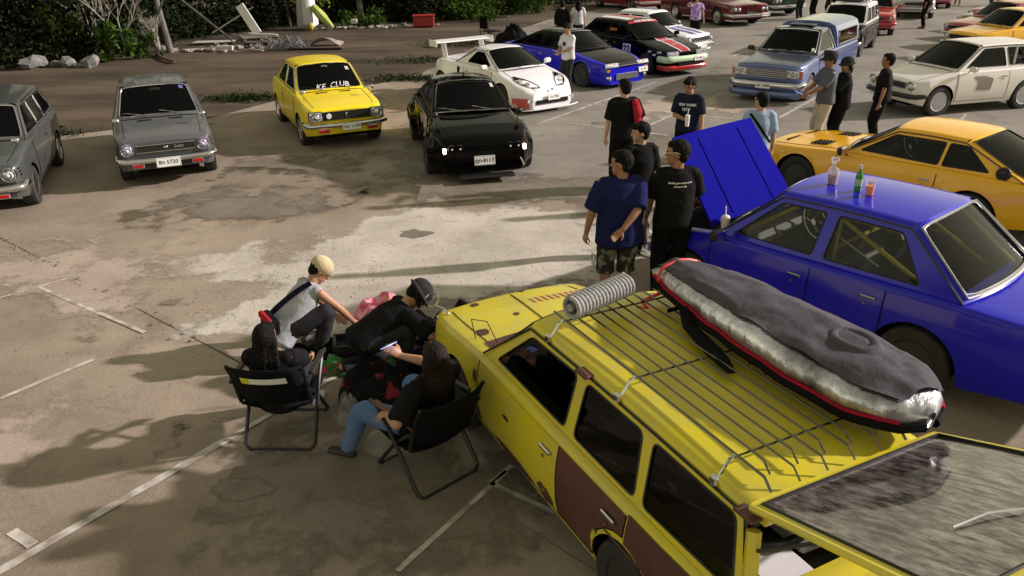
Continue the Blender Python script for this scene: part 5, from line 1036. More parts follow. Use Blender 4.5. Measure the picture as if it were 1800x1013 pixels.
EYE = principled('eye_dark', (.01, .008, .006), .2); LIP = principled('lip', (.25, .08, .06), .5)
def fuse(m, name, mat, parent, vox, smooth=6, disp=0, dscale=.12, label=None):
    """overlapping closed pieces grown together into one continuous surface"""
    o = m.build(name, mat, parent, label, smooth=180)
    a = o.modifiers.new('remesh', 'REMESH'); a.mode = 'VOXEL'; a.voxel_size = vox; a.use_smooth_shade = True
    b = o.modifiers.new('smooth', 'SMOOTH'); b.iterations = smooth; b.factor = .5
    if disp:
        t = bpy.data.textures.new(name + '_folds', 'CLOUDS'); t.noise_scale = dscale; t.noise_depth = 2
        d = o.modifiers.new('folds', 'DISPLACE'); d.texture = t; d.strength = disp; d.mid_level = .5; d.texture_coords = 'LOCAL'
    dg = bpy.context.evaluated_depsgraph_get(); me = bpy.data.meshes.new_from_object(o.evaluated_get(dg)); o.modifiers.clear(); o.data = me
    me.materials.clear(); me.materials.append(mat); me.shade_smooth(); return o
def ik(a, c, l1, l2, pole):
    a, c = Vector(a), Vector(c); d = c - a; L = min(d.length, (l1 + l2) * .995); dn = d.normalized(); x = (l1 * l1 - l2 * l2 + L * L) / (2 * L); h = math.sqrt(max(0, l1 * l1 - x * x))
    p = Vector(pole) - Vector(pole).dot(dn) * dn
    if p.length < 1e-4: p = Vector((1, 0, 0)) - dn.x * dn
    return a + dn * x + p.normalized() * h, a + dn * L
def hand(m, w, fd, n, side, s=1, curl=.5):
    """palm, four unequal bent fingers and a thumb; fd: finger direction, n: palm normal (curl side)"""
    fd = Vector(fd).normalized(); n = (Vector(n) - Vector(n).dot(fd) * fd).normalized(); ac = fd.cross(n).normalized() * side
    m.chain([w - fd * .01, w + fd * .045 * s, w + fd * .085 * s], [(.026 * s, .017 * s), (.040 * s, .017 * s), (.040 * s, .014 * s)], ac, 8)
    for i, (o, l) in enumerate(((-.030, .062), (-.010, .074), (.010, .078), (.030, .070))):
        b = w + fd * .080 * s + ac * o * s; c1 = (fd * math.cos(curl) + n * math.sin(curl)).normalized(); c2 = (fd * math.cos(curl * 2.1) + n * math.sin(curl * 2.1)).normalized()
        m.chain([b - fd * .015, b + c1 * l * .5 * s, b + c1 * l * .5 * s + c2 * l * .5 * s], [.0100 * s, .0092 * s, .0078 * s], ac, 6)
    b = w + fd * .03 * s + ac * .034 * s; t1 = (fd * .6 + ac * .7 + n * .25).normalized(); t2 = (fd * .9 + ac * .2 + n * .35).normalized()
    m.chain([b - t1 * .012, b + t1 * .032 * s, b + t1 * .032 * s + t2 * .032 * s], [.0125 * s, .0112 * s, .0095 * s], n, 6)
def person(label, X, Y, yaw, h=1.70, pelvis=(0, 0, .93), lean=(0, 0), bulk=1.0, look=(0, 0), hands=None, feet=None, knees=((1, 0, 0), (1, 0, 0)), elbows=((-.6, .5, -.3), (-.6, -.5, -.3)), shirt=BLK, sleeve=.85, pants=BLK2, shorts=False, shoe=SHOE, hair=HAIR, hairstyle='short', skin=SK, vox=.010,
           hem=-.05, twist=0, handdir=(None, None), palm=(None, None), curl=(.45, .45), shirtname='tshirt', far=False, loose=1.0, group=None):
    """local frame: x forward, y left, z up; index 0 is the left limb"""
    k = h / 1.71; root = thing('person', label, 'person', (X, Y, 0), yaw, group); V3 = lambda p: Vector(p) * k
    Pv = V3(pelvis); lf, ls = R(lean[0]), R(lean[1]); up = Vector((math.sin(lf), math.sin(ls), math.cos(lf) * math.cos(ls))).normalized()
    sd = Vector((math.sin(R(twist)) * -1, math.cos(R(twist)), 0)); sd = (sd - sd.dot(up) * up).normalized(); fw = sd.cross(up).normalized()
    B = bulk; waist = Pv + up * .12 * k; chest = Pv + up * .32 * k; shc = Pv + up * .455 * k; nb = Pv + up * .50 * k
    nup = (up * .55 + Vector((0, 0, 1)) * .45 + fw * math.sin(R(look[1])) * .5).normalized(); hc = nb + nup * .145 * k
    ly = R(look[0]); hf = (fw * math.cos(ly) + sd * math.sin(ly)); hf = hf * math.cos(R(look[1])) - Vector((0, 0, 1)) * math.sin(R(look[1])); hf = (hf - hf.dot(nup) * nup * .35).normalized(); hsd = nup.cross(hf).normalized(); hup = hf.cross(hsd).normalized()
    Rh = Matrix((hf, hsd, hup)).transposed()
    H = lambda a, b, c: hc + (hf * a + hsd * b + hup * c) * k
    sk = MB()
    sk.blob(hc + hup * .015 * k, (.098 * k, .078 * k, .108 * k), Rh, 20, 14); sk.blob(H(.028, 0, -.052), (.066 * k, .058 * k, .068 * k), Rh, 16, 10)
    sk.chain([H(.088, 0, .012), H(.112, 0, -.022)], [.010 * k, .015 * k], hsd, 6); sk.blob(H(.085, 0, -.062), (.018 * k, .026 * k, .012 * k), Rh, 8, 6); sk.blob(H(.075, 0, -.098), (.022 * k, .025 * k, .018 * k), Rh, 8, 6)
    for s_ in (1, -1): sk.blob(H(-.005, .078 * s_, -.012), (.020 * k, .010 * k, .032 * k), Rh, 8, 6); sk.blob(H(.078, .032 * s_, .020), (.018 * k, .024 * k, .009 * k), Rh, 8, 6)
    sk.chain([nb - up * .05 * k, hc - hup * .06 * k - hf * .012 * k], [.058 * k * (B * .5 + .5), .054 * k], sd, 12)
    sk.chain([Pv, waist, chest, shc], [(.15 * k * B, .10 * k * B), (.135 * k * B, .095 * k * B), (.150 * k * B, .10 * k * B), (.13 * k * B, .07 * k * B)], sd, 16)
    S_ = [shc + sd * .165 * k * (B * .6 + .4), shc - sd * .165 * k * (B * .6 + .4)]
    hands = hands or ((.06, .26, .70), (.06, -.26, .70)); J = []
    for i in (0, 1):
        e, w = ik(S_[i], V3(hands[i]), .285 * k, .25 * k, Vector(elbows[i])); J.append((S_[i], e, w))
        a = B * .45 + .55; sk.chain([S_[i], S_[i].lerp(e, .5), e], [.052 * k * a, .044 * k * a, .037 * k * a], sd, 10); sk.chain([e, e.lerp(w, .35), w], [.038 * k * a, .037 * k * a, .024 * k * a], sd, 10)
        fd = Vector(handdir[i]) if handdir[i] else (w - e).normalized(); pn = Vector(palm[i]) if palm[i] else (Vector((0, -1 if i == 0 else 1, 0)) + Vector((.4, 0, 0)))
        if far: sk.chain([w, w + fd.normalized() * .15 * k], [(.035 * k, .018 * k), (.03 * k, .014 * k)], pn, 8)
        else: hand(sk, w, fd, pn, 1 if i == 0 else -1, k, curl[i])
    hips = [Pv + sd * .085 * k * B - up * .02 * k, Pv - sd * .085 * k * B - up * .02 * k]
    feet = feet or ((0, .11, .08), (0, -.11, .08)); Lg = []
    for i in (0, 1):
        kn, an = ik(hips[i], V3(feet[i]), .43 * k, .42 * k, Vector(knees[i])); Lg.append((hips[i], kn, an)); a = B * .5 + .5
        sk.chain([hips[i], hips[i].lerp(kn, .45), kn], [.082 * k * a, .07 * k * a, .052 * k * a], sd, 12); sk.chain([kn, kn.lerp(an, .3), an], [.052 * k * a, .054 * k * a, .036 * k], sd, 12)
        sh = (an - kn).normalized(); f_ = Vector(knees[i]) - Vector((0, 0, Vector(knees[i]).z)); f_ = f_.normalized() if f_.length > .1 else fw
        f_ = getattr(person, 'footdir', None) or f_
        sk.chain([an + Vector((0, 0, -.03)) - f_ * .02, an + Vector((0, 0, -.045)) * k + f_ * .12 * k], [(.032 * k, .032 * k), (.035 * k, .018 * k)], Vector((0, 0, 1)).cross(f_), 8)
        q = MB(); z_ = an.z - .045 * k; q.chain([Vector((an.x, an.y, z_)) - f_ * .045 * k, Vector((an.x, an.y, z_)) + f_ * .06 * k, Vector((an.x, an.y, z_ - .008)) + f_ * .165 * k], [(.040 * k, .042 * k), (.045 * k, .036 * k), (.040 * k, .024 * k)], Vector((0, 0, 1)).cross(f_), 10)
        q.build('shoe', shoe, root, smooth=180)
    fuse(sk, 'body', skin, root, vox if not far else .018, 5)
    # trousers
    t = MB(); E = .014 * k * loose; t.chain([Pv + up * .06 * k, Pv - up * .03 * k], [(.155 * k * B + E, .105 * k * B + E), (.165 * k * B + E, .115 * k * B + E)], sd, 16)
    for hp, kn, an in Lg:
        a = B * .5 + .5
        t.chain([hp + up * .02, hp.lerp(kn, .5), kn], [.090 * k * a + E, .078 * k * a + E, .062 * k * a + E * 1.1], sd, 12)
        if shorts: t.chain([kn, kn.lerp(an, .18)], [.066 * k * a + E, .070 * k * a + E], sd, 12, .2)
        else: t.chain([kn, kn.lerp(an, .4), kn.lerp(an, .97)], [.062 * k * a + E, .058 * k + E, .050 * k + E], sd, 12, .3)
    fuse(t, 'shorts' if shorts else 'trousers', pants, root, vox * 1.3 if not far else .02, 5, .014 * k, .12)
    # shirt
    t = MB(); E = .018 * k * loose; hemp = Pv + up * hem * k
    t.chain([hemp, Pv + up * .05 * k, waist, chest, shc + up * .01], [(.170 * k * B + E * 1.3, .118 * k * B + E * 1.3), (.168 * k * B + E, .115 * k * B + E), (.160 * k * B + E, .110 * k * B + E), (.165 * k * B + E, .112 * k * B + E * .8), (.150 * k * (B * .6 + .4) + E, .078 * k * B + E * .5)], sd, 20, .35)
    t.chain([S_[0] + up * .0, S_[1]], [.060 * k * (B * .5 + .5), .060 * k * (B * .5 + .5)], up, 12)
    t.chain([shc, nb + up * .005 * k], [(.10 * k, .07 * k), (.070 * k, .062 * k)], sd, 14, .2)
    if sleeve:
        for a_, e, w in J:
            a = B * .45 + .55; b_ = a_.lerp(e, min(1, sleeve)); t.chain([a_, a_.lerp(b_, .5), b_], [.058 * k * a + E * .6, .058 * k * a + E, .056 * k * a + E * 1.2], sd, 12, .15)
            if sleeve > 1: t.chain([e, e.lerp(w, sleeve - 1)], [.046 * k * a + E, .036 * k + E * .7], sd, 10, .2)
    fuse(t, shirtname, shirt, root, vox * 1.25 if not far else .02, 5, .014 * k, .13)
    # hair / headwear
    q = MB()
    if hairstyle != 'none':
        q.blob(H(-.022, 0, .026), (.103 * k, .088 * k, .104 * k), Rh, 18, 12); q.blob(H(-.045, 0, -.02), (.062 * k, .076 * k, .08 * k), Rh, 14, 10)
        q.blob(H(.030, 0, .078), (.060 * k, .068 * k, .044 * k), Rh, 14, 8)
        if hairstyle == 'fringe': q.blob(H(.055, 0, .070), (.045 * k, .074 * k, .045 * k), Rh, 12, 8)
        if hairstyle in ('long', 'bob'):
            L_ = .34 if hairstyle == 'long' else .14
            for s_ in (-1, -.5, 0, .5, 1):
                a = H(-.05 + .03 * abs(s_), .070 * s_, .0); b = a + Vector((0, 0, -L_ * k)) - fw * (.035 + .03 * (1 - abs(s_))) * k + sd * .03 * s_ * k
                q.chain([a, a.lerp(b, .5) - fw * .02 * k, b], [(.040 * k, .035 * k), (.036 * k, .028 * k), (.018 * k, .014 * k)], sd, 8)
        fuse(q, 'hair', hair, root, .007 if not far else .014, 2, .014 * k, .03)
    if not far:
        for s_ in (1, -1):
            q = MB(); q.blob(H(.088, .031 * s_, .004), (.008 * k, .013 * k, .007 * k), Rh, 8, 6); q.build('eye', EYE, root); q = MB(); q.blob(H(.092, .033 * s_, .026), (.006 * k, .020 * k, .005 * k), Rh, 8, 6); q.build('eyebrow', HAIR, root)
        q = MB(); q.blob(H(.098, 0, -.060), (.006 * k, .022 * k, .006 * k), Rh, 8, 6); q.build('mouth', LIP, root)
    return dict(root=root, H=H, Rh=Rh, sd=sd, up=up, fw=fw, chest=chest, shc=shc, Pv=Pv, J=J, L=Lg, k=k, B=B, hc=hc, nb=nb)
def print_on(p, text, size, mat, along, back=True, dx=0, bold=.002, shear=0, name='lettering'):
    """flat print laid over the curved shirt"""
    k, B = p['k'], p['B']; c = p['Pv'] + p['up'] * along * k; s_ = -1 if back else 1; ra, rb = (.165 * B + .020) * k, (.112 * B + .030) * k
    def f(a, b):
        y = (dx + a) * k; q = math.sqrt(max(0, 1 - (y / ra) ** 2)) * rb
        return c + p['sd'] * (-y if back else y) + p['up'] * b * k + p['fw'] * s_ * q
    return lettering(text, size, mat, p['root'], f, name, bold, shear)
def cap(p, mat, brim=True, kind='cap'):
    H, Rh, k = p['H'], p['Rh'], p['k']; q = MB(); q.blob(H(-.016, 0, .044), (.121 * k, .104 * k, .097 * k), Rh, 20, 12)
    if brim and kind == 'cap': q.blob(H(.125, 0, .032), (.070 * k, .070 * k, .012 * k), Rh @ Matrix.Rotation(R(12), 3, 'Y'), 14, 6)
    if kind == 'bucket': q.blob(H(-.005, 0, .010), (.155 * k, .145 * k, .022 * k), Rh, 22, 6)
    fuse(q, 'hat', mat, p['root'], .010, 3)
# standing group round the raised bonnet
p = person('heavyset man in navy t-shirt and camouflage shorts, one hand behind his back', 1.08, 7.45, 97, 1.72, bulk=1.22, look=(65, 10), shirt=NVY, pants=CAMO, shorts=True, hem=-.16, loose=1.5, skin=SKD, hands=((.04, .36, .74), (-.25, .03, .99)), elbows=((-.5, .6, -.2), (-.3, -.9, -.1)), handdir=(None, (-.1, .75, -.6)), palm=(None, (-1, 0, .2)), curl=(.6, .25), sleeve=.95, vox=.008)
q = MB(); c_ = p['L'][0][0].lerp(p['L'][0][1], .8) + Vector((-.02, .13, 0)); q.tube([c_ + Vector((math.cos(t) * .055, .01, math.sin(t) * .065)) for t in np.linspace(0, 6.283, 19)[:-1]], .008, 5, closed=True); q.build('hanging_ring', M['silver'], p['root'])
p = person('man in glasses and black t-shirt with small white lettering across the back', 1.63, 7.52, 95, 1.80, bulk=1.05, look=(70, 8), shirt=BLK, pants=BLK2, sleeve=.85, skin=SKD, hands=((.20, .22, .86), (.26, -.24, .95)), hem=-.04, vox=.009)
for row, (tx, al) in enumerate((('Quality generation work', .40), ('of heaven life', .365))): print_on(p, tx, .0225, M['plate'], al, bold=.0006, shear=.2)
q = MB(); H = p['H']; q.tube([H(.095, .06, .01), H(.0, .085, .015), H(-.03, .083, .0)], .005, 5); q.tube([H(.10, .03 + math.cos(t) * .026, .005 + math.sin(t) * .02) for t in np.linspace(0, 6.28, 13)[:-1]], .004, 4, closed=True); q.tube([H(.10, -.03 + math.cos(t) * .026, .005 + math.sin(t) * .02) for t in np.linspace(0, 6.28, 13)[:-1]], .004, 4, closed=True); q.build('glasses', M['silver'], p['root'])
person('short-haired person in black t-shirt standing behind the heavyset navy-shirted man', 1.50, 8.95, 110, 1.66, look=(75, 8), shirt=BLK, sleeve=.9, pants=BLK2, skin=SKL, hairstyle='fringe', vox=.010)
p = person('man in black t-shirt with a red bag over his right shoulder', 1.66, 11.5, 100, 1.72, look=(20, 5), shirt=BLK, sleeve=.9, pants=BLK2, skin=SKL, hem=-.08, hands=((.06, .26, .74), (.15, -.22, .95)), vox=.011)
q = MB(); a = p['shc']; q.chain([a + Vector((-.09, -.13, .02)), a + Vector((-.14, -.17, -.15)), a + Vector((-.12, -.17, -.30))], [(.05, .03), (.07, .05), (.04, .04)], (0, 1, 0), 8); fuse(q, 'red_bag', RED, p['root'], .012, 3, .02, .06)
p = person('young man in navy printed t-shirt holding a white drink cup in front of his chest', 2.70, 11.95, -118, 1.66, look=(-20, 22), shirt=DNV, sleeve=.85, pants=BLK2, skin=SK, hairstyle='fringe', hands=((.10, .25, .80), (.24, .02, 1.09)), elbows=((-.4, .6, -.3), (-.3, -.8, -.5)), handdir=(None, (.35, .8, .35)), palm=(None, (.9, -.3, .1)), curl=(.4, .9), vox=.009)
for tx, al, sz in (('NEW YORK', .36, .055), ('CITY', .29, .06)): print_on(p, tx, sz, M['plate'], al, back=False, bold=.002)
w = p['J'][1][2]; q = MB(); c_ = w + Vector((.075, .06, 0)); q.lathe([(.001, -.08), (.028, -.08), (.036, .08), (.030, .085), (.001, .085)], c_, (0, 0, 1), 16); q.tube([c_ + Vector((0, 0, .08)), c_ + Vector((.01, .01, .17))], .006, 5)
cupo = q.build('drink_cup', M['plate'], None); cupo.matrix_world = Matrix.Translation((2.70, 11.95, 0)) @ Matrix.Rotation(R(-118), 4, 'Z'); tag(cupo, 'white drink cup with a straw in the hand of the young man in navy', 'cup')
p = person('man seen from behind in light blue t-shirt with a dark strap across his back', 3.44, 10.85, 88, 1.62, look=(35, 5), shirt=LBL, sleeve=.95, pants=DGY, skin=SKL, vox=.011, hands=((.1, .22, .78), (.05, -.27, .72)))
q = MB(); c_ = p['Pv']; L = []
for t in np.linspace(0, 1, 9): y = .16 - .31 * t; z_ = .46 - .40 * t; L.append(c_ + p['sd'] * y + p['up'] * z_ - p['fw'] * (math.sqrt(max(0, 1 - (y / .21) ** 2)) * .135 + .012))
q.tube(L, .018, 4, flat=.25, side=(0, 0, 1)); q.build('strap', BLK2, p['root'])
p = person('man in grey t-shirt, dark cap and beige trousers holding something at waist height', 5.42, 13.65, 178, 1.75, look=(15, 12), shirt=GRY, sleeve=.85, pants=BEI, skin=SKD, hands=((.36, .10, 1.02), (.36, -.06, 1.02)), bulk=1.1, vox=.011); cap(p, DGY)
p = person('woman in long black outfit and dark hat, one hand raised to her face', 5.75, 13.75, 175, 1.64, look=(10, 10), shirt=BLK, sleeve=1.7, pants=BLK2, skin=SK, hairstyle='bob', hair=BRH, hands=((.22, .05, 1.38), (.12, -.2, .9)), hem=-.10, loose=1.6, vox=.012); cap(p, DGY, kind='bucket', brim=False)
person('person in black top and wide black trousers standing right of the man in beige trousers', 6.55, 14.0, 160, 1.66, shirt=BLK, pants=BLK2, loose=1.8, skin=SKD, vox=.014)
# by the blue coupe and further off
p = person('young man in white t-shirt looking down at his phone beside the blue coupe', 1.42, 19.4, -140, 1.70, look=(10, 38), shirt=WHT, sleeve=.8, pants=DGY, skin=SK, hands=((.30, .04, 1.05), (.30, -.06, 1.05)), vox=.012)
q = MB(); q.blob(p['Pv'] + p['up'] * .30 + p['fw'] * .135, (.02, .05, .05)); q.build('chest_print', DGY, p['root'])
p = person('long-haired woman in white top with a thin strap, near the bushes at the top', 2.32, 27.4, 95, 1.63, shirt=WHT, sleeve=.7, pants=DGY, hairstyle='long', skin=SKL, far=True)
person('dark-clothed person standing left of the long-haired woman in white', 1.75, 26.6, 80, 1.66, shirt=BLK, pants=BLK2, sleeve=1.6, far=True)
p = person('woman in purple patterned shirt and black trousers raising a hand to her face', 6.40, 28.3, -95, 1.64, shirt=PUR, sleeve=.7, pants=BLK2, far=True, loose=1.4, hairstyle='bob', hands=((.06, .3, .75), (.24, -.10, 1.45)), elbows=((-.4, .6, -.3), (.2, -.9, -.2)))
person('man in lime green shirt standing behind the blue pickup', 12.5, 35.6, 120, 1.70, shirt=GRN, pants=DGY, far=True)
person('person in dark jacket right of the man in the lime green shirt', 13.2, 35.9, 200, 1.68, shirt=BLK, pants=BLK2, sleeve=1.7, far=True)
person('person in dark clothes sitting low between lime green shirt and black estate', 14.1, 36.6, 180, 1.66, shirt=DGY, pants=DGY, sleeve=1.6, far=True)
person('person in black standing just beyond the white roof of the black estate', 13.5, 31.9, 170, 1.68, shirt=BLK, pants=BLK2, far=True)
person('tall onlooker in black beside the bright red saloon', 16.1, 32.0, 150, 1.78, shirt=BLK, pants=BLK2, sleeve=1.6, far=True, bulk=1.15)
person('person in black top leaning between the blue pickup and the black estate', 12.3, 31.0, 250, 1.66, shirt=BLK, pants=DGY, far=True)
far_l = ['white shirt and dark trousers', 'dark shirt and beige trousers', 'grey shirt and dark trousers', 'black shirt and black trousers', 'red shirt and dark trousers', 'white shirt and beige trousers', 'black shirt and denim trousers', 'pale blue shirt and dark trousers']
far_m = [(WHT, DGY), (DGY, BEI), (GRY, DGY), (BLK, BLK2), (RED, DGY), (WHT, BEI), (BLK, JEAN), (LBL, DGY)]
for i in range(8): person('distant bystander at the top right in ' + far_l[i], 21.5 + i * 1.25 + .4 * math.sin(i * 5), 41.8 + 1.1 * math.sin(i * 3.1) - i * .35, 170 + 50 * math.sin(i * 2), 1.66, shirt=far_m[i][0], pants=far_m[i][1], far=True, group='bystanders at the far top right')
# the four at the pile of clothes
p = person('boy in pale grey tank top and cream cap crouching with a strap across his back', -2.02, 6.60, 40, 1.66, pelvis=(-.12, 0, .34), lean=(44, 0), look=(-28, 30), shirt=LGR, sleeve=0, pants=DGY, skin=SK, hem=-.13, loose=1.35,
           hands=((.50, .14, .22), (.52, -.18, .26)), elbows=((0, .8, -.3), (0, -.9, .1)), feet=((.18, .20, .09), (.12, -.20, .09)), knees=((.8, .35, .7), (.8, -.35, .7)), vox=.008); cap(p, CAPC, brim=False)
q = MB(); L = []
for t in np.linspace(0, 1, 10): y = -.15 + .24 * t; z_ = .48 - .46 * t; L.append(p['Pv'] + p['sd'] * y + p['up'] * z_ - p['fw'] * (math.sqrt(max(0, 1 - (y / .22) ** 2)) * .15 + .012))
q.tube(L, .026, 4, flat=.25, side=(0, 0, 1)); q.build('strap', DNV, p['root'])
bagc = p['Pv'] - p['fw'] * .20 - p['sd'] * .05 - Vector((0, 0, .02)); q = MB(); q.box(bagc, (.09, .24, .16), Matrix.Rotation(R(10), 3, 'X'), bev=.02); b_ = q.build('waist_bag', BLK2, p['root']); q = MB(); q.box(bagc + Vector((-.035, .0, .055)), (.05, .22, .07), Matrix.Rotation(R(10), 3, 'X'), bev=.015); q.build('flap', RED, b_)
p = person('man in black bucket hat and t-shirt kneeling bent over the clothes', -1.28, 6.15, 24, 1.70, pelvis=(-.05, 0, .40), lean=(60, 0), look=(-15, 40), shirt=BLK, sleeve=.85, pants=DGY, skin=SK, hairstyle='bob', bulk=1.08,
           hands=((.62, .22, .12), (.66, -.26, .30)), elbows=((.1, .8, .0), (-.1, -.9, .1)), feet=((-.22, .16, .09), (.22, -.18, .09)), knees=((1, .2, -.3), (1, -.2, .6)), vox=.009); cap(p, DGY, kind='bucket', brim=False)
print_on(p, '||||', .05, GRN, .40, dx=-.07, bold=.004, name='back_print')
# chairs
def chair(label, X, Y, yaw):
    t = thing('folding_chair', label, 'chair', (X, Y, 0), yaw); bt = principled('chair_tube', (.010, .010, .012), .35); fab = cloth('chair_fabric', (.008, .008, .010))
    def U(pts, name='frame'): q = MB(); q.tube(pts, .016, 8); q.build(name, bt, t)
    w = .27
    # rear hoop: floor bar at the back, legs rise forward; front hoop: floor bar at the front, legs rise to the rear
    U([(.20, w, .60), (.05, w, .46), (-.26, w, .05), (-.28, w - .04, .014), (-.28, -w + .04, .014), (-.26, -w, .05), (.05, -w, .46), (.20, -w, .60)], 'rear_hoop')
    w2 = .245
    U([(-.20, w2, .52), (.02, w2, .34), (.26, w2, .05), (.28, w2 - .04, .014), (.28, -w2 + .04, .014), (.26, -w2, .05), (.02, -w2, .34), (-.20, -w2, .52)], 'front_hoop')
    for sd in (1, -1):
        U([(-.20, sd * .27, .40), (-.30, sd * .27, .70), (-.355, sd * .27, .79)], 'back_post')
        U([(-.29, sd * .285, .62), (.24, sd * .285, .615)], 'arm_bar'); q = MB(); q.box((0, sd * .287, .635), (.36, .05, .025), bev=.01); q.build('armrest', noisy('arm_wood', (.10, .035, .02), (.16, .06, .035), 8, .5) if sd > 0 else bt, t)
    q = MB(); q.grid(lambda x, y: Vector((x, y, .40 - .05 * (1 - (y / .27) ** 2) - .04 * (1 - ((x) / .25) ** 2))), np.linspace(.24, -.22, 8), np.linspace(-.265, .265, 8)); o_ = q.build('seat', fab, t, smooth=180); o_.modifiers.new('thick', 'SOLIDIFY').thickness = .008
    q = MB(); q.grid(lambda s_, y: Vector((-.20 - .17 * s_ - .07 * (1 - (y / .27) ** 2), y, .42 + .38 * s_)), np.linspace(0, 1, 8), np.linspace(-.27, .27, 8)); o_ = q.build('back_rest', fab, t, smooth=180); o_.modifiers.new('thick', 'SOLIDIFY').thickness = .008
    return t
chair('black folding chair under the long-haired person, backrest towards the camera', -1.80, 5.35, 88)
chair('black folding chair with brown armrest under the woman in jeans', -.65, 4.82, 132)
p = person('long-haired person in black seated in folding chair, back to the camera', -1.80, 5.35, 86, 1.54, pelvis=(-.12, 0, .42), lean=(-12, 0), look=(-10, 18), shirt=BLK, sleeve=.85, pants=DGY, shorts=True, skin=SK, hairstyle='long', loose=1.5,
           hands=((.26, .18, .62), (.28, -.18, .60)), elbows=((-.4, .7, -.4), (-.4, -.7, -.4)), feet=((.42, .10, .08), (.44, -.12, .08)), knees=((1, 0, 1), (1, 0, 1)), vox=.009, shoe=WSHOE)
q = MB(); q.grid(lambda a, b: Vector((-.47 - .0 * a, a, b)), np.linspace(-.17, .10, 5), (.60, .66)); 
prt = MB(); prt.grid(lambda y, z_: Vector((-.20 - .17 * ((z_ - .42) / .38) - .07 * (1 - (y / .27) ** 2) - .014, y, z_)), np.linspace(-.18, .09, 8), (.66, .72)); o_ = prt.build('print', M['plate'], p['root'], 'white and yellow strip print'); 
prt = MB(); prt.grid(lambda y, z_: Vector((-.20 - .17 * ((z_ - .42) / .38) - .07 * (1 - (y / .27) ** 2) - .013, y, z_)), np.linspace(.09, .16, 4), (.655, .72)); prt.build('print', principled('print_yellow', (.6, .6, .02), .5), p['root'])
p = person('woman in blue jeans seated in a folding chair holding a lit phone', -.65, 4.82, 132, 1.64, pelvis=(.02, 0, .45), lean=(-24, 0), look=(-12, 28), shirt=BLK, sleeve=.9, pants=JEAN, skin=SK, hairstyle='long', hair=BRH, loose=1.25, bulk=1.1,
           hands=((-.02, .33, .66), (.34, -.06, .84)), elbows=((-.6, .7, -.3), (-.3, -.9, -.3)), handdir=((.7, .1, -.3), (.3, .5, .5)), palm=((0, -.3, -1), (.9, 0, -.3)), feet=((.56, .36, .08), (.42, -.22, .08)), knees=((.5, .25, 1), (.5, -.1, 1)), vox=.008)
w = p['J'][1][2]; Rp = Matrix.Rotation(R(-55), 3, 'Y'); c_ = w + Vector((.06, .06, .09)); ph = thing('phone', 'lit smartphone in the hand of the seated woman in jeans', 'phone', (-.65, 4.82, 0), 132)
q = MB(); q.box(c_, (.01, .078, .16), Rp, bev=.004); q.build('case', M['black'], ph); q = MB(); q.box(c_ + Rp @ Vector((-.0065, 0, 0)), (.002, .070, .148), Rp); 
sm = principled('phone_screen', (.2, .3, .5), .2, emit=(.35, .45, 1), es=1.6); q.build('screen', sm, ph)

# ------------------------------------------------------------------ things on and around the cars
def at_car(o, c): o.matrix_world = Matrix.Translation(c.root.location) @ Matrix.Rotation(c.root.rotation_euler.z, 4, 'Z'); return o
gg = principled('bottle_green', (.02, .22, .03), .08, 0, .3, .5, .35)
rx = lambda x, u: (x, u * BLUE.yr, BLUE.rz(x) + BLUE.rcrown * (1 - u * u) + .004)
a = rx(-1.35, .30); t = thing('beer_bottle', 'green glass beer bottle standing on the roof of the blue saloon', 'bottle'); m = MB(); m.lathe([(.001, 0), (.031, .002), (.032, .13), (.028, .155), (.014, .185), (.0125, .235), (.001, .236)], a, (0, 0, 1), 18); m.build('glass', gg, t)
m = MB(); m.lathe([(.0328, .05), (.0328, .11)], a, (0, 0, 1), 18); m.build('label', principled('bottle_label', (.3, .42, .25), .5), t); m = MB(); m.lathe([(.0138, .205), (.0145, .238), (.001, .239)], a, (0, 0, 1), 12); m.build('cap', M['silver'], t); at_car(t, BLUE)
a = rx(-1.48, .36); t = thing('plastic_cup', 'clear plastic cup of orange drink next to the green bottle', 'cup'); m = MB(); m.lathe([(.001, 0), (.030, 0), (.038, .085), (.001, .086)], a, (0, 0, 1), 18); m.build('drink', principled('orange_drink', (.85, .22, .03), .3), t)
m = MB(); m.lathe([(.031, -.001), (.043, .125), (.046, .127), (.046, .132), (.02, .136)], a, (0, 0, 1), 18); m.build('cup', principled('clear_plastic', (.8, .78, .75), .15, 0, 0, .5, .7, alpha=.45), t); at_car(t, BLUE)
a = rx(-1.08, .22); t = thing('plastic_bag', 'clear tied plastic bag with a brown drink on the roof of the blue saloon', 'bag'); m = MB(); m.lathe([(.001, 0), (.035, 0), (.042, .09), (.001, .092)], a, (0, 0, 1), 14); m.build('drink', principled('brown_drink', (.22, .10, .08), .4), t)
m = MB(); m.lathe([(.045, 0), (.052, .10), (.045, .14), (.02, .17), (.012, .19), (.035, .23), (.028, .25)], a, (0, 0, 1), 12); m.v = [p_ + Vector((noise.noise(p_ * 22), noise.noise(p_ * 22 + Vector((3, 3, 3))), 0)) * .02 for p_ in m.v]; m.build('film', principled('plastic_film', (.85, .8, .8), .2, 0, 0, .5, .5, alpha=.5), t); at_car(t, BLUE)
q = BLUE.T(-.28, .82); t = thing('iced_cup', 'iced drink cup with straw standing on the scuttle of the blue saloon', 'cup'); m = MB(); m.lathe([(.001, 0), (.034, 0), (.048, .12), (.001, .125)], q, (0, 0, 1), 18); m.blob(q + Vector((0, 0, .125)), (.048, .048, .035)); m.build('cup', noisy('iced_drink', (.60, .50, .46), (.8, .76, .74), 40, .25), t); m = MB(); m.tube([q + Vector((0, 0, .12)), q + Vector((0, .01, .25))], .006, 6); m.build('straw', M['plate'], t); at_car(t, BLUE)
m = MB()
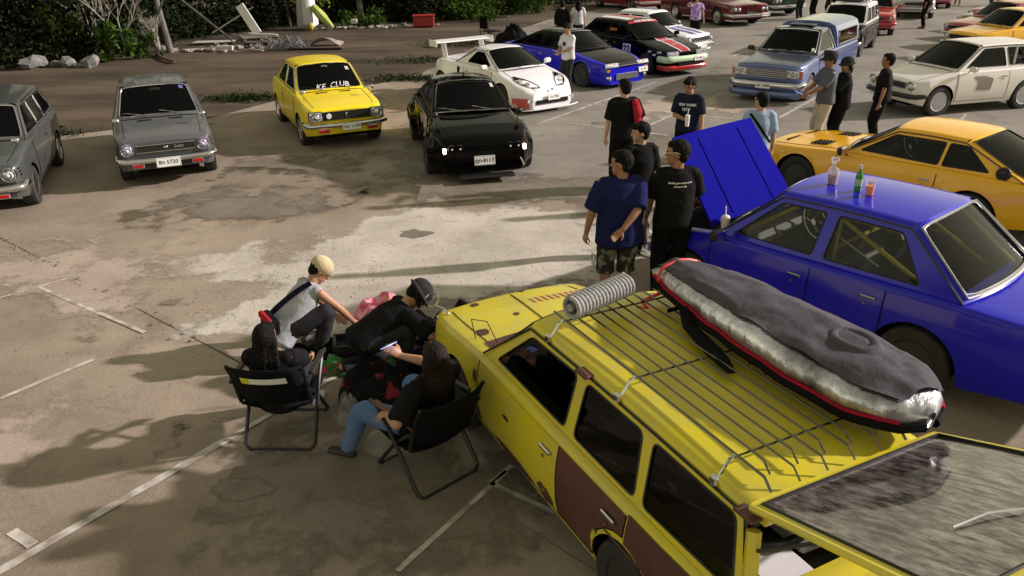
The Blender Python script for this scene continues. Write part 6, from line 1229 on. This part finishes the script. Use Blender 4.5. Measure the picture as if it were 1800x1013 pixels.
for i in range(1): m.grid(lambda u, v: BLUE.T(-.30 - .07 * u, .55 - .25 * v, .03 + .03 * math.sin(u * 6 + v * 9)), np.linspace(0, 1, 6), np.linspace(0, 1, 10))
o = m.build('crumpled_foil', M['silver'], None, smooth=0); tag(o, 'crumpled silver wrapper at the foot of the raised bonnet', 'wrapper'); at_car(o, BLUE)
# wagon roof load, wagon coordinates
zt = 1.415
grey = cloth('board_bag_grey', (.06, .056, .068), (.095, .088, .105), bump=.5); silv = noisy('board_bag_silver', (.16, .16, .18), (.72, .72, .78), 2.5, .28, .5, 9, metal=.85, dist=.04, stretch=(1.6, 1, 1)); redt = cloth('board_bag_red', (.36, .012, .03)); 
t = thing('board_bag', 'long silver and grey padded board bag strapped along the right side of the roof', 'bag')
n = 40; xs_ = np.linspace(-.92, -3.05, n)
def prof(x):
    s_ = (x + .92) / -2.13; w = .30 * math.sin(math.pi * min(.93, .10 + .62 * s_)) ** .75 * (1 if s_ < .86 else math.sqrt(max(.004, 1 - ((s_ - .86) / .141) ** 2))); h = .045 + .085 * math.sin(math.pi * min(1, s_ * .85 + .05)) ** .7 + .035 * s_; return s_, w, h * (1 - max(0, (.05 - s_) / .05) * .7) * (1 if s_ < .86 else math.sqrt(max(.004, 1 - ((s_ - .86) / .141) ** 2)) ** .7)
yc = lambda s_: -.50 + .02 * s_
m = MB(); K = 20
def ringf(x, j, inf=0):
    s_, w, h = prof(x); a_ = math.pi * 2 * j / K; cy, cz = math.cos(a_), math.sin(a_); y = math.copysign(abs(cy) ** .8, cy) * (w + inf); z_ = (h * (abs(cz) ** .8) if cz > 0 else -.05 * abs(cz) ** .7)
    z_ += .02 * noise.noise(Vector((x * 5, y * 8, cz))) ; return Vector((x, yc(s_) + y, zt + .06 + z_ + inf * cz))
m.add([ringf(x, j) for x in xs_ for j in range(K)], [(i * K + j, i * K + (j + 1) % K, (i + 1) * K + (j + 1) % K, (i + 1) * K + j) for i in range(n - 1) for j in range(K)] + [tuple(range(K)), tuple((n - 1) * K + j for j in range(K))[::-1]]); m.build('padded_shell', silv, t, smooth=180)
m = MB(); m.grid(lambda x, j: ringf(x, j, .010) + Vector((0, 0, .006 + .034 * max(0, noise.noise(Vector((x * 3.5, j * .8, 2)))) + .012 * abs(noise.noise(Vector((x * 9, j * 1.6, 5)))))), np.linspace(-.96, -2.98, 36), np.linspace(2.3, 8.4, 20)); m.build('grey_cover', grey, t, smooth=180)
m = MB(); L = [ringf(x, 0, .006) for x in xs_[1:-1]]; L2 = [ringf(x, 10, .006) for x in xs_[1:-1]]
m.tube([p_ + Vector((0, 0, -.016)) for p_ in L2], .014, 6, flat=.6); m.tube([p_ + Vector((0, 0, -.016)) for p_ in L], .014, 6, flat=.6); m.build('red_piping', redt, t)
m = MB(); m.tube([ringf(x, 0, .004) + Vector((0, 0, -.045)) for x in xs_[2:]], .026, 6); m.tube([ringf(x, 10, .004) + Vector((0, 0, -.045)) for x in xs_[2:]], .026, 6); m.build('black_underside', BLK2, t)
# cover lump with an opening near the rear
m = MB(); cr_ = Vector((-2.62, -.50, zt + .13)); m.blob(cr_, (.34, .23, .09), None, 18, 10); m.tube([cr_ + Vector((.10 + .12 * math.cos(a_), -.02 + .09 * math.sin(a_), .09)) for a_ in np.linspace(0, 6.283, 17)[:-1]], .03, 8, closed=True); o = fuse(m, 'rear_bulge', grey, t, .015, 4)
m = MB(); m.tube([(-1.5, -.20, zt + .06), (-1.62, -.17, zt - .02), (-1.95, -.10, zt - .03), (-2.15, -.04, zt - .03)], [.03, .05, .06, .03], 6, flat=.35); m.build('hanging_strap', BLK2, t)
for xx in (-1.40, -2.15, -2.28):
    m = MB(); m.tube([ringf(xx, j, .012) for j in np.linspace(9.5, 13, 6)] + [Vector((xx, yc(.5) + .33, zt - .0))], .016, 4, flat=.3); m.build('webbing', BLK2, t)
at_car(t, WAG)
m = MB(); m.tube([Vector((-1.12, yc(.1) + .34, zt - .05))] + [ringf(-1.08, j, .022) for j in np.linspace(11, 0, 12)] + [Vector((-1.12, yc(.1) - .34, zt - .05))], .011, 6); m.tube([Vector((-1.12, yc(.1) + .34, zt - .05)), Vector((-1.22, yc(.1) + .36, zt - .05)), Vector((-1.16, yc(.1) + .40, zt - .06))], .011, 6)
o = m.build('red_rope', principled('red_rope', (.75, .03, .03), .5), None); tag(o, 'bright red rope looped over the front end of the board bag', 'rope'); at_car(o, WAG)
# coiled rope
t = thing('coiled_rope', 'fat coil of grey braided rope lying across the front of the roof rack', 'rope'); L = []; turns = 17; c0 = Vector((-1.20, .44, zt + .075)); c1 = Vector((-1.06, -.08, zt + .075)); dr = (c1 - c0).normalized(); u_ = Vector((0, 0, 1)); v_ = dr.cross(u_)
for i in range(turns * 14): f = i / (turns * 14); a_ = f * turns * 6.283; L.append(c0 + (c1 - c0) * f + (u_ * math.cos(a_) + v_ * math.sin(a_)) * .066 + dr * .004 * math.sin(a_))
m = MB(); m.tube(L, .0165, 7); m.build('rope_turns', noisy('braided_rope', (.22, .22, .22), (.40, .40, .40), 60, .8, .5, 200), t, smooth=60); m = MB(); m.tube([c0 - dr * .01, c0 + dr * .06], .025, 8); m.build('rope_core', noisy('braided_rope', (.2, .2, .2), (.4, .4, .4)), t)
at_car(t, WAG)
# the pile of clothes on the ground
def lump(name, label, cat, x, y, rx_, ry_, h, mat, seed, rz=0, rough=1.0):
    m = MB(); n1, n2 = 26, 20
    def f(a_, r_):
        px, py = math.cos(a_) * r_, math.sin(a_) * r_; nz = noise.noise(Vector((px * 2.3 + seed, py * 2.3, seed * .7))) * .9 + noise.noise(Vector((px * 6 + seed, py * 6, 1))) * .45
        e = 1 + .22 * noise.noise(Vector((math.cos(a_) * 1.5, math.sin(a_) * 1.5, seed))); zz = h * max(0, (1 - r_ ** 2.2)) ** .6 * (1 + nz * .7 * rough) + (.012 if r_ > .98 else .02)
        c_, s_ = math.cos(R(rz)), math.sin(R(rz)); X_, Y_ = px * rx_ * e, py * ry_ * e; return Vector((x + X_ * c_ - Y_ * s_, y + X_ * s_ + Y_ * c_, max(.014, zz)))
    m.grid(f, np.linspace(0, 6.2832, n1), np.linspace(1, 0, n2)); o = m.build(name, mat, None, smooth=180); return tag(o, label, cat)
patr = cloth('red_patterned_cloth', (.40, .03, .05), (.03, .10, .04), scale=6, lo=.45, hi=.5); patg = cloth('green_patterned_cloth', (.04, .22, .06), (.30, .30, .22), scale=9, lo=.5, hi=.56); mixd = cloth('dark_mixed_cloth', (.008, .008, .010), (.20, .025, .04), scale=4.5, lo=.56, hi=.60); bw = cloth('black_white_print', (.01, .01, .01), (.55, .55, .55), scale=11, lo=.52, hi=.56)
lump('open_bag', 'open black bag heaped with dark clothes in front of the woman in jeans', 'bag', -1.15, 5.80, .36, .30, .26, mixd, 3, 20); lump('bag', 'open pink printed bag lying beyond the crouching boy', 'bag', -1.30, 7.35, .34, .20, .20, PINKC, 6, 10)
lump('clothes', 'red and green patterned cloth spread between the crouching boy and the folding chairs', 'clothes', -1.48, 6.25, .40, .13, .07, patr, 9, -12); lump('clothes', 'green print cloth on the left end of the red patterned one', 'clothes', -1.66, 6.33, .22, .10, .09, patg, 12, -14)
lump('clothes', 'red garment lying on top of the heaped black bag', 'clothes', -1.08, 5.98, .24, .13, .26, patr, 15, -30, .5); lump('clothes', 'black clothes with white print under the arm of the man in the bucket hat', 'clothes', -.55, 6.25, .28, .20, .26, bw, 18, 20)
lump('clothes', 'dark heap of clothes by the nose of the yellow wagon', 'clothes', -.45, 6.85, .42, .28, .28, BLK, 21, 10); lump('clothes', 'black clothes in front of the kneeling man', 'clothes', -.75, 6.5, .45, .35, .20, BLK2, 24, 0); lump('bag', 'black holdall between the pink bag and the kneeling man', 'bag', -1.05, 6.95, .40, .22, .22, DGY, 27, 5)
lump('clothes', 'small pale green cloth beside the heaped black bag', 'clothes', -.72, 5.62, .13, .10, .12, cloth('pale_green_cloth', (.35, .5, .32)), 30, 0)
lump('clothes', 'black trousers and socks on the ground behind the crouching boy', 'clothes', -1.75, 6.55, .42, .22, .13, BLK2, 33, 10)
lump('plastic_bag', 'crumpled translucent plastic bag under the chair of the woman in jeans', 'bag', -.95, 5.12, .24, .16, .13, principled('bag_film', (.55, .55, .52), .25, 0, 0, .5, 0, alpha=.22), 36, 10); lump('plastic_bag', 'clear plastic bottle and bag standing left of the blue jeans', 'bag', -1.33, 5.42, .10, .08, .22, principled('bag_film', (.5, .5, .5)), 39)
t = thing('grey_basket', 'dark open tray of things behind the kneeling man', 'tray', (-1.45, 6.52, 0), 10); m = MB(); m.box((0, 0, .10), (.44, .28, .02)); m.box((.21, 0, .15), (.02, .28, .12)); m.box((-.21, 0, .15), (.02, .28, .12)); m.box((0, .13, .15), (.42, .02, .12)); m.box((0, -.13, .15), (.42, .02, .12)); m.build('tray', M['black'], t)
m = MB(); m.box((.05, .02, .20), (.22, .04, .015), bev=.004); m.build('contents', M['plate'], t)
def phone_box(label, X, Y, yaw, c, tilt):
    t = thing('phone', label, 'phone', (X, Y, 0), yaw); q = MB(); q.box(c, (.15, .075, .010), Matrix.Rotation(R(tilt), 3, 'Y'), bev=.004); q.build('case', M['black'], t); q = MB(); q.box(Vector(c) + Matrix.Rotation(R(tilt), 3, 'Y') @ Vector((0, 0, .0065)), (.14, .068, .002), Matrix.Rotation(R(tilt), 3, 'Y')); q.build('screen', sm, t)
phone_box('phone held by the young man in the white t-shirt beside the blue coupe', 1.42, 19.4, -140, (.42, 0, 1.08), -25)
phone_box('phone held by the man in grey t-shirt and dark cap', 5.42, 13.65, 178, (.47, .02, 1.06), -25)
# camp chair by the bushes
t = thing('camp_chair', 'empty dark camp chair piled with bags beyond the wing of the white sports car', 'chair', (-.6, 29.4, 0), -60); bt = principled('chair_tube', (.010, .010, .012), .35)
for sx in (1, -1):
    m = MB(); m.tube([(sx * .28, .28, 0), (-sx * .28, -.25, .6)], .015, 6); m.build('leg', bt, t); m = MB(); m.tube([(sx * .28, -.28, 0), (sx * .28, -.30, .95)], .015, 6); m.build('back_post', bt, t)
m = MB(); m.box((0, 0, .45), (.54, .5, .03), bev=.01); m.build('seat', BLK2, t); m = MB(); m.box((0, -.29, .75), (.54, .02, .42), bev=.008); m.build('back_rest', BLK2, t)
lump('bag', 'black bag dumped on the ground beside the empty camp chair', 'bag', .15, 29.0, .6, .35, .55, BLK2, 41)
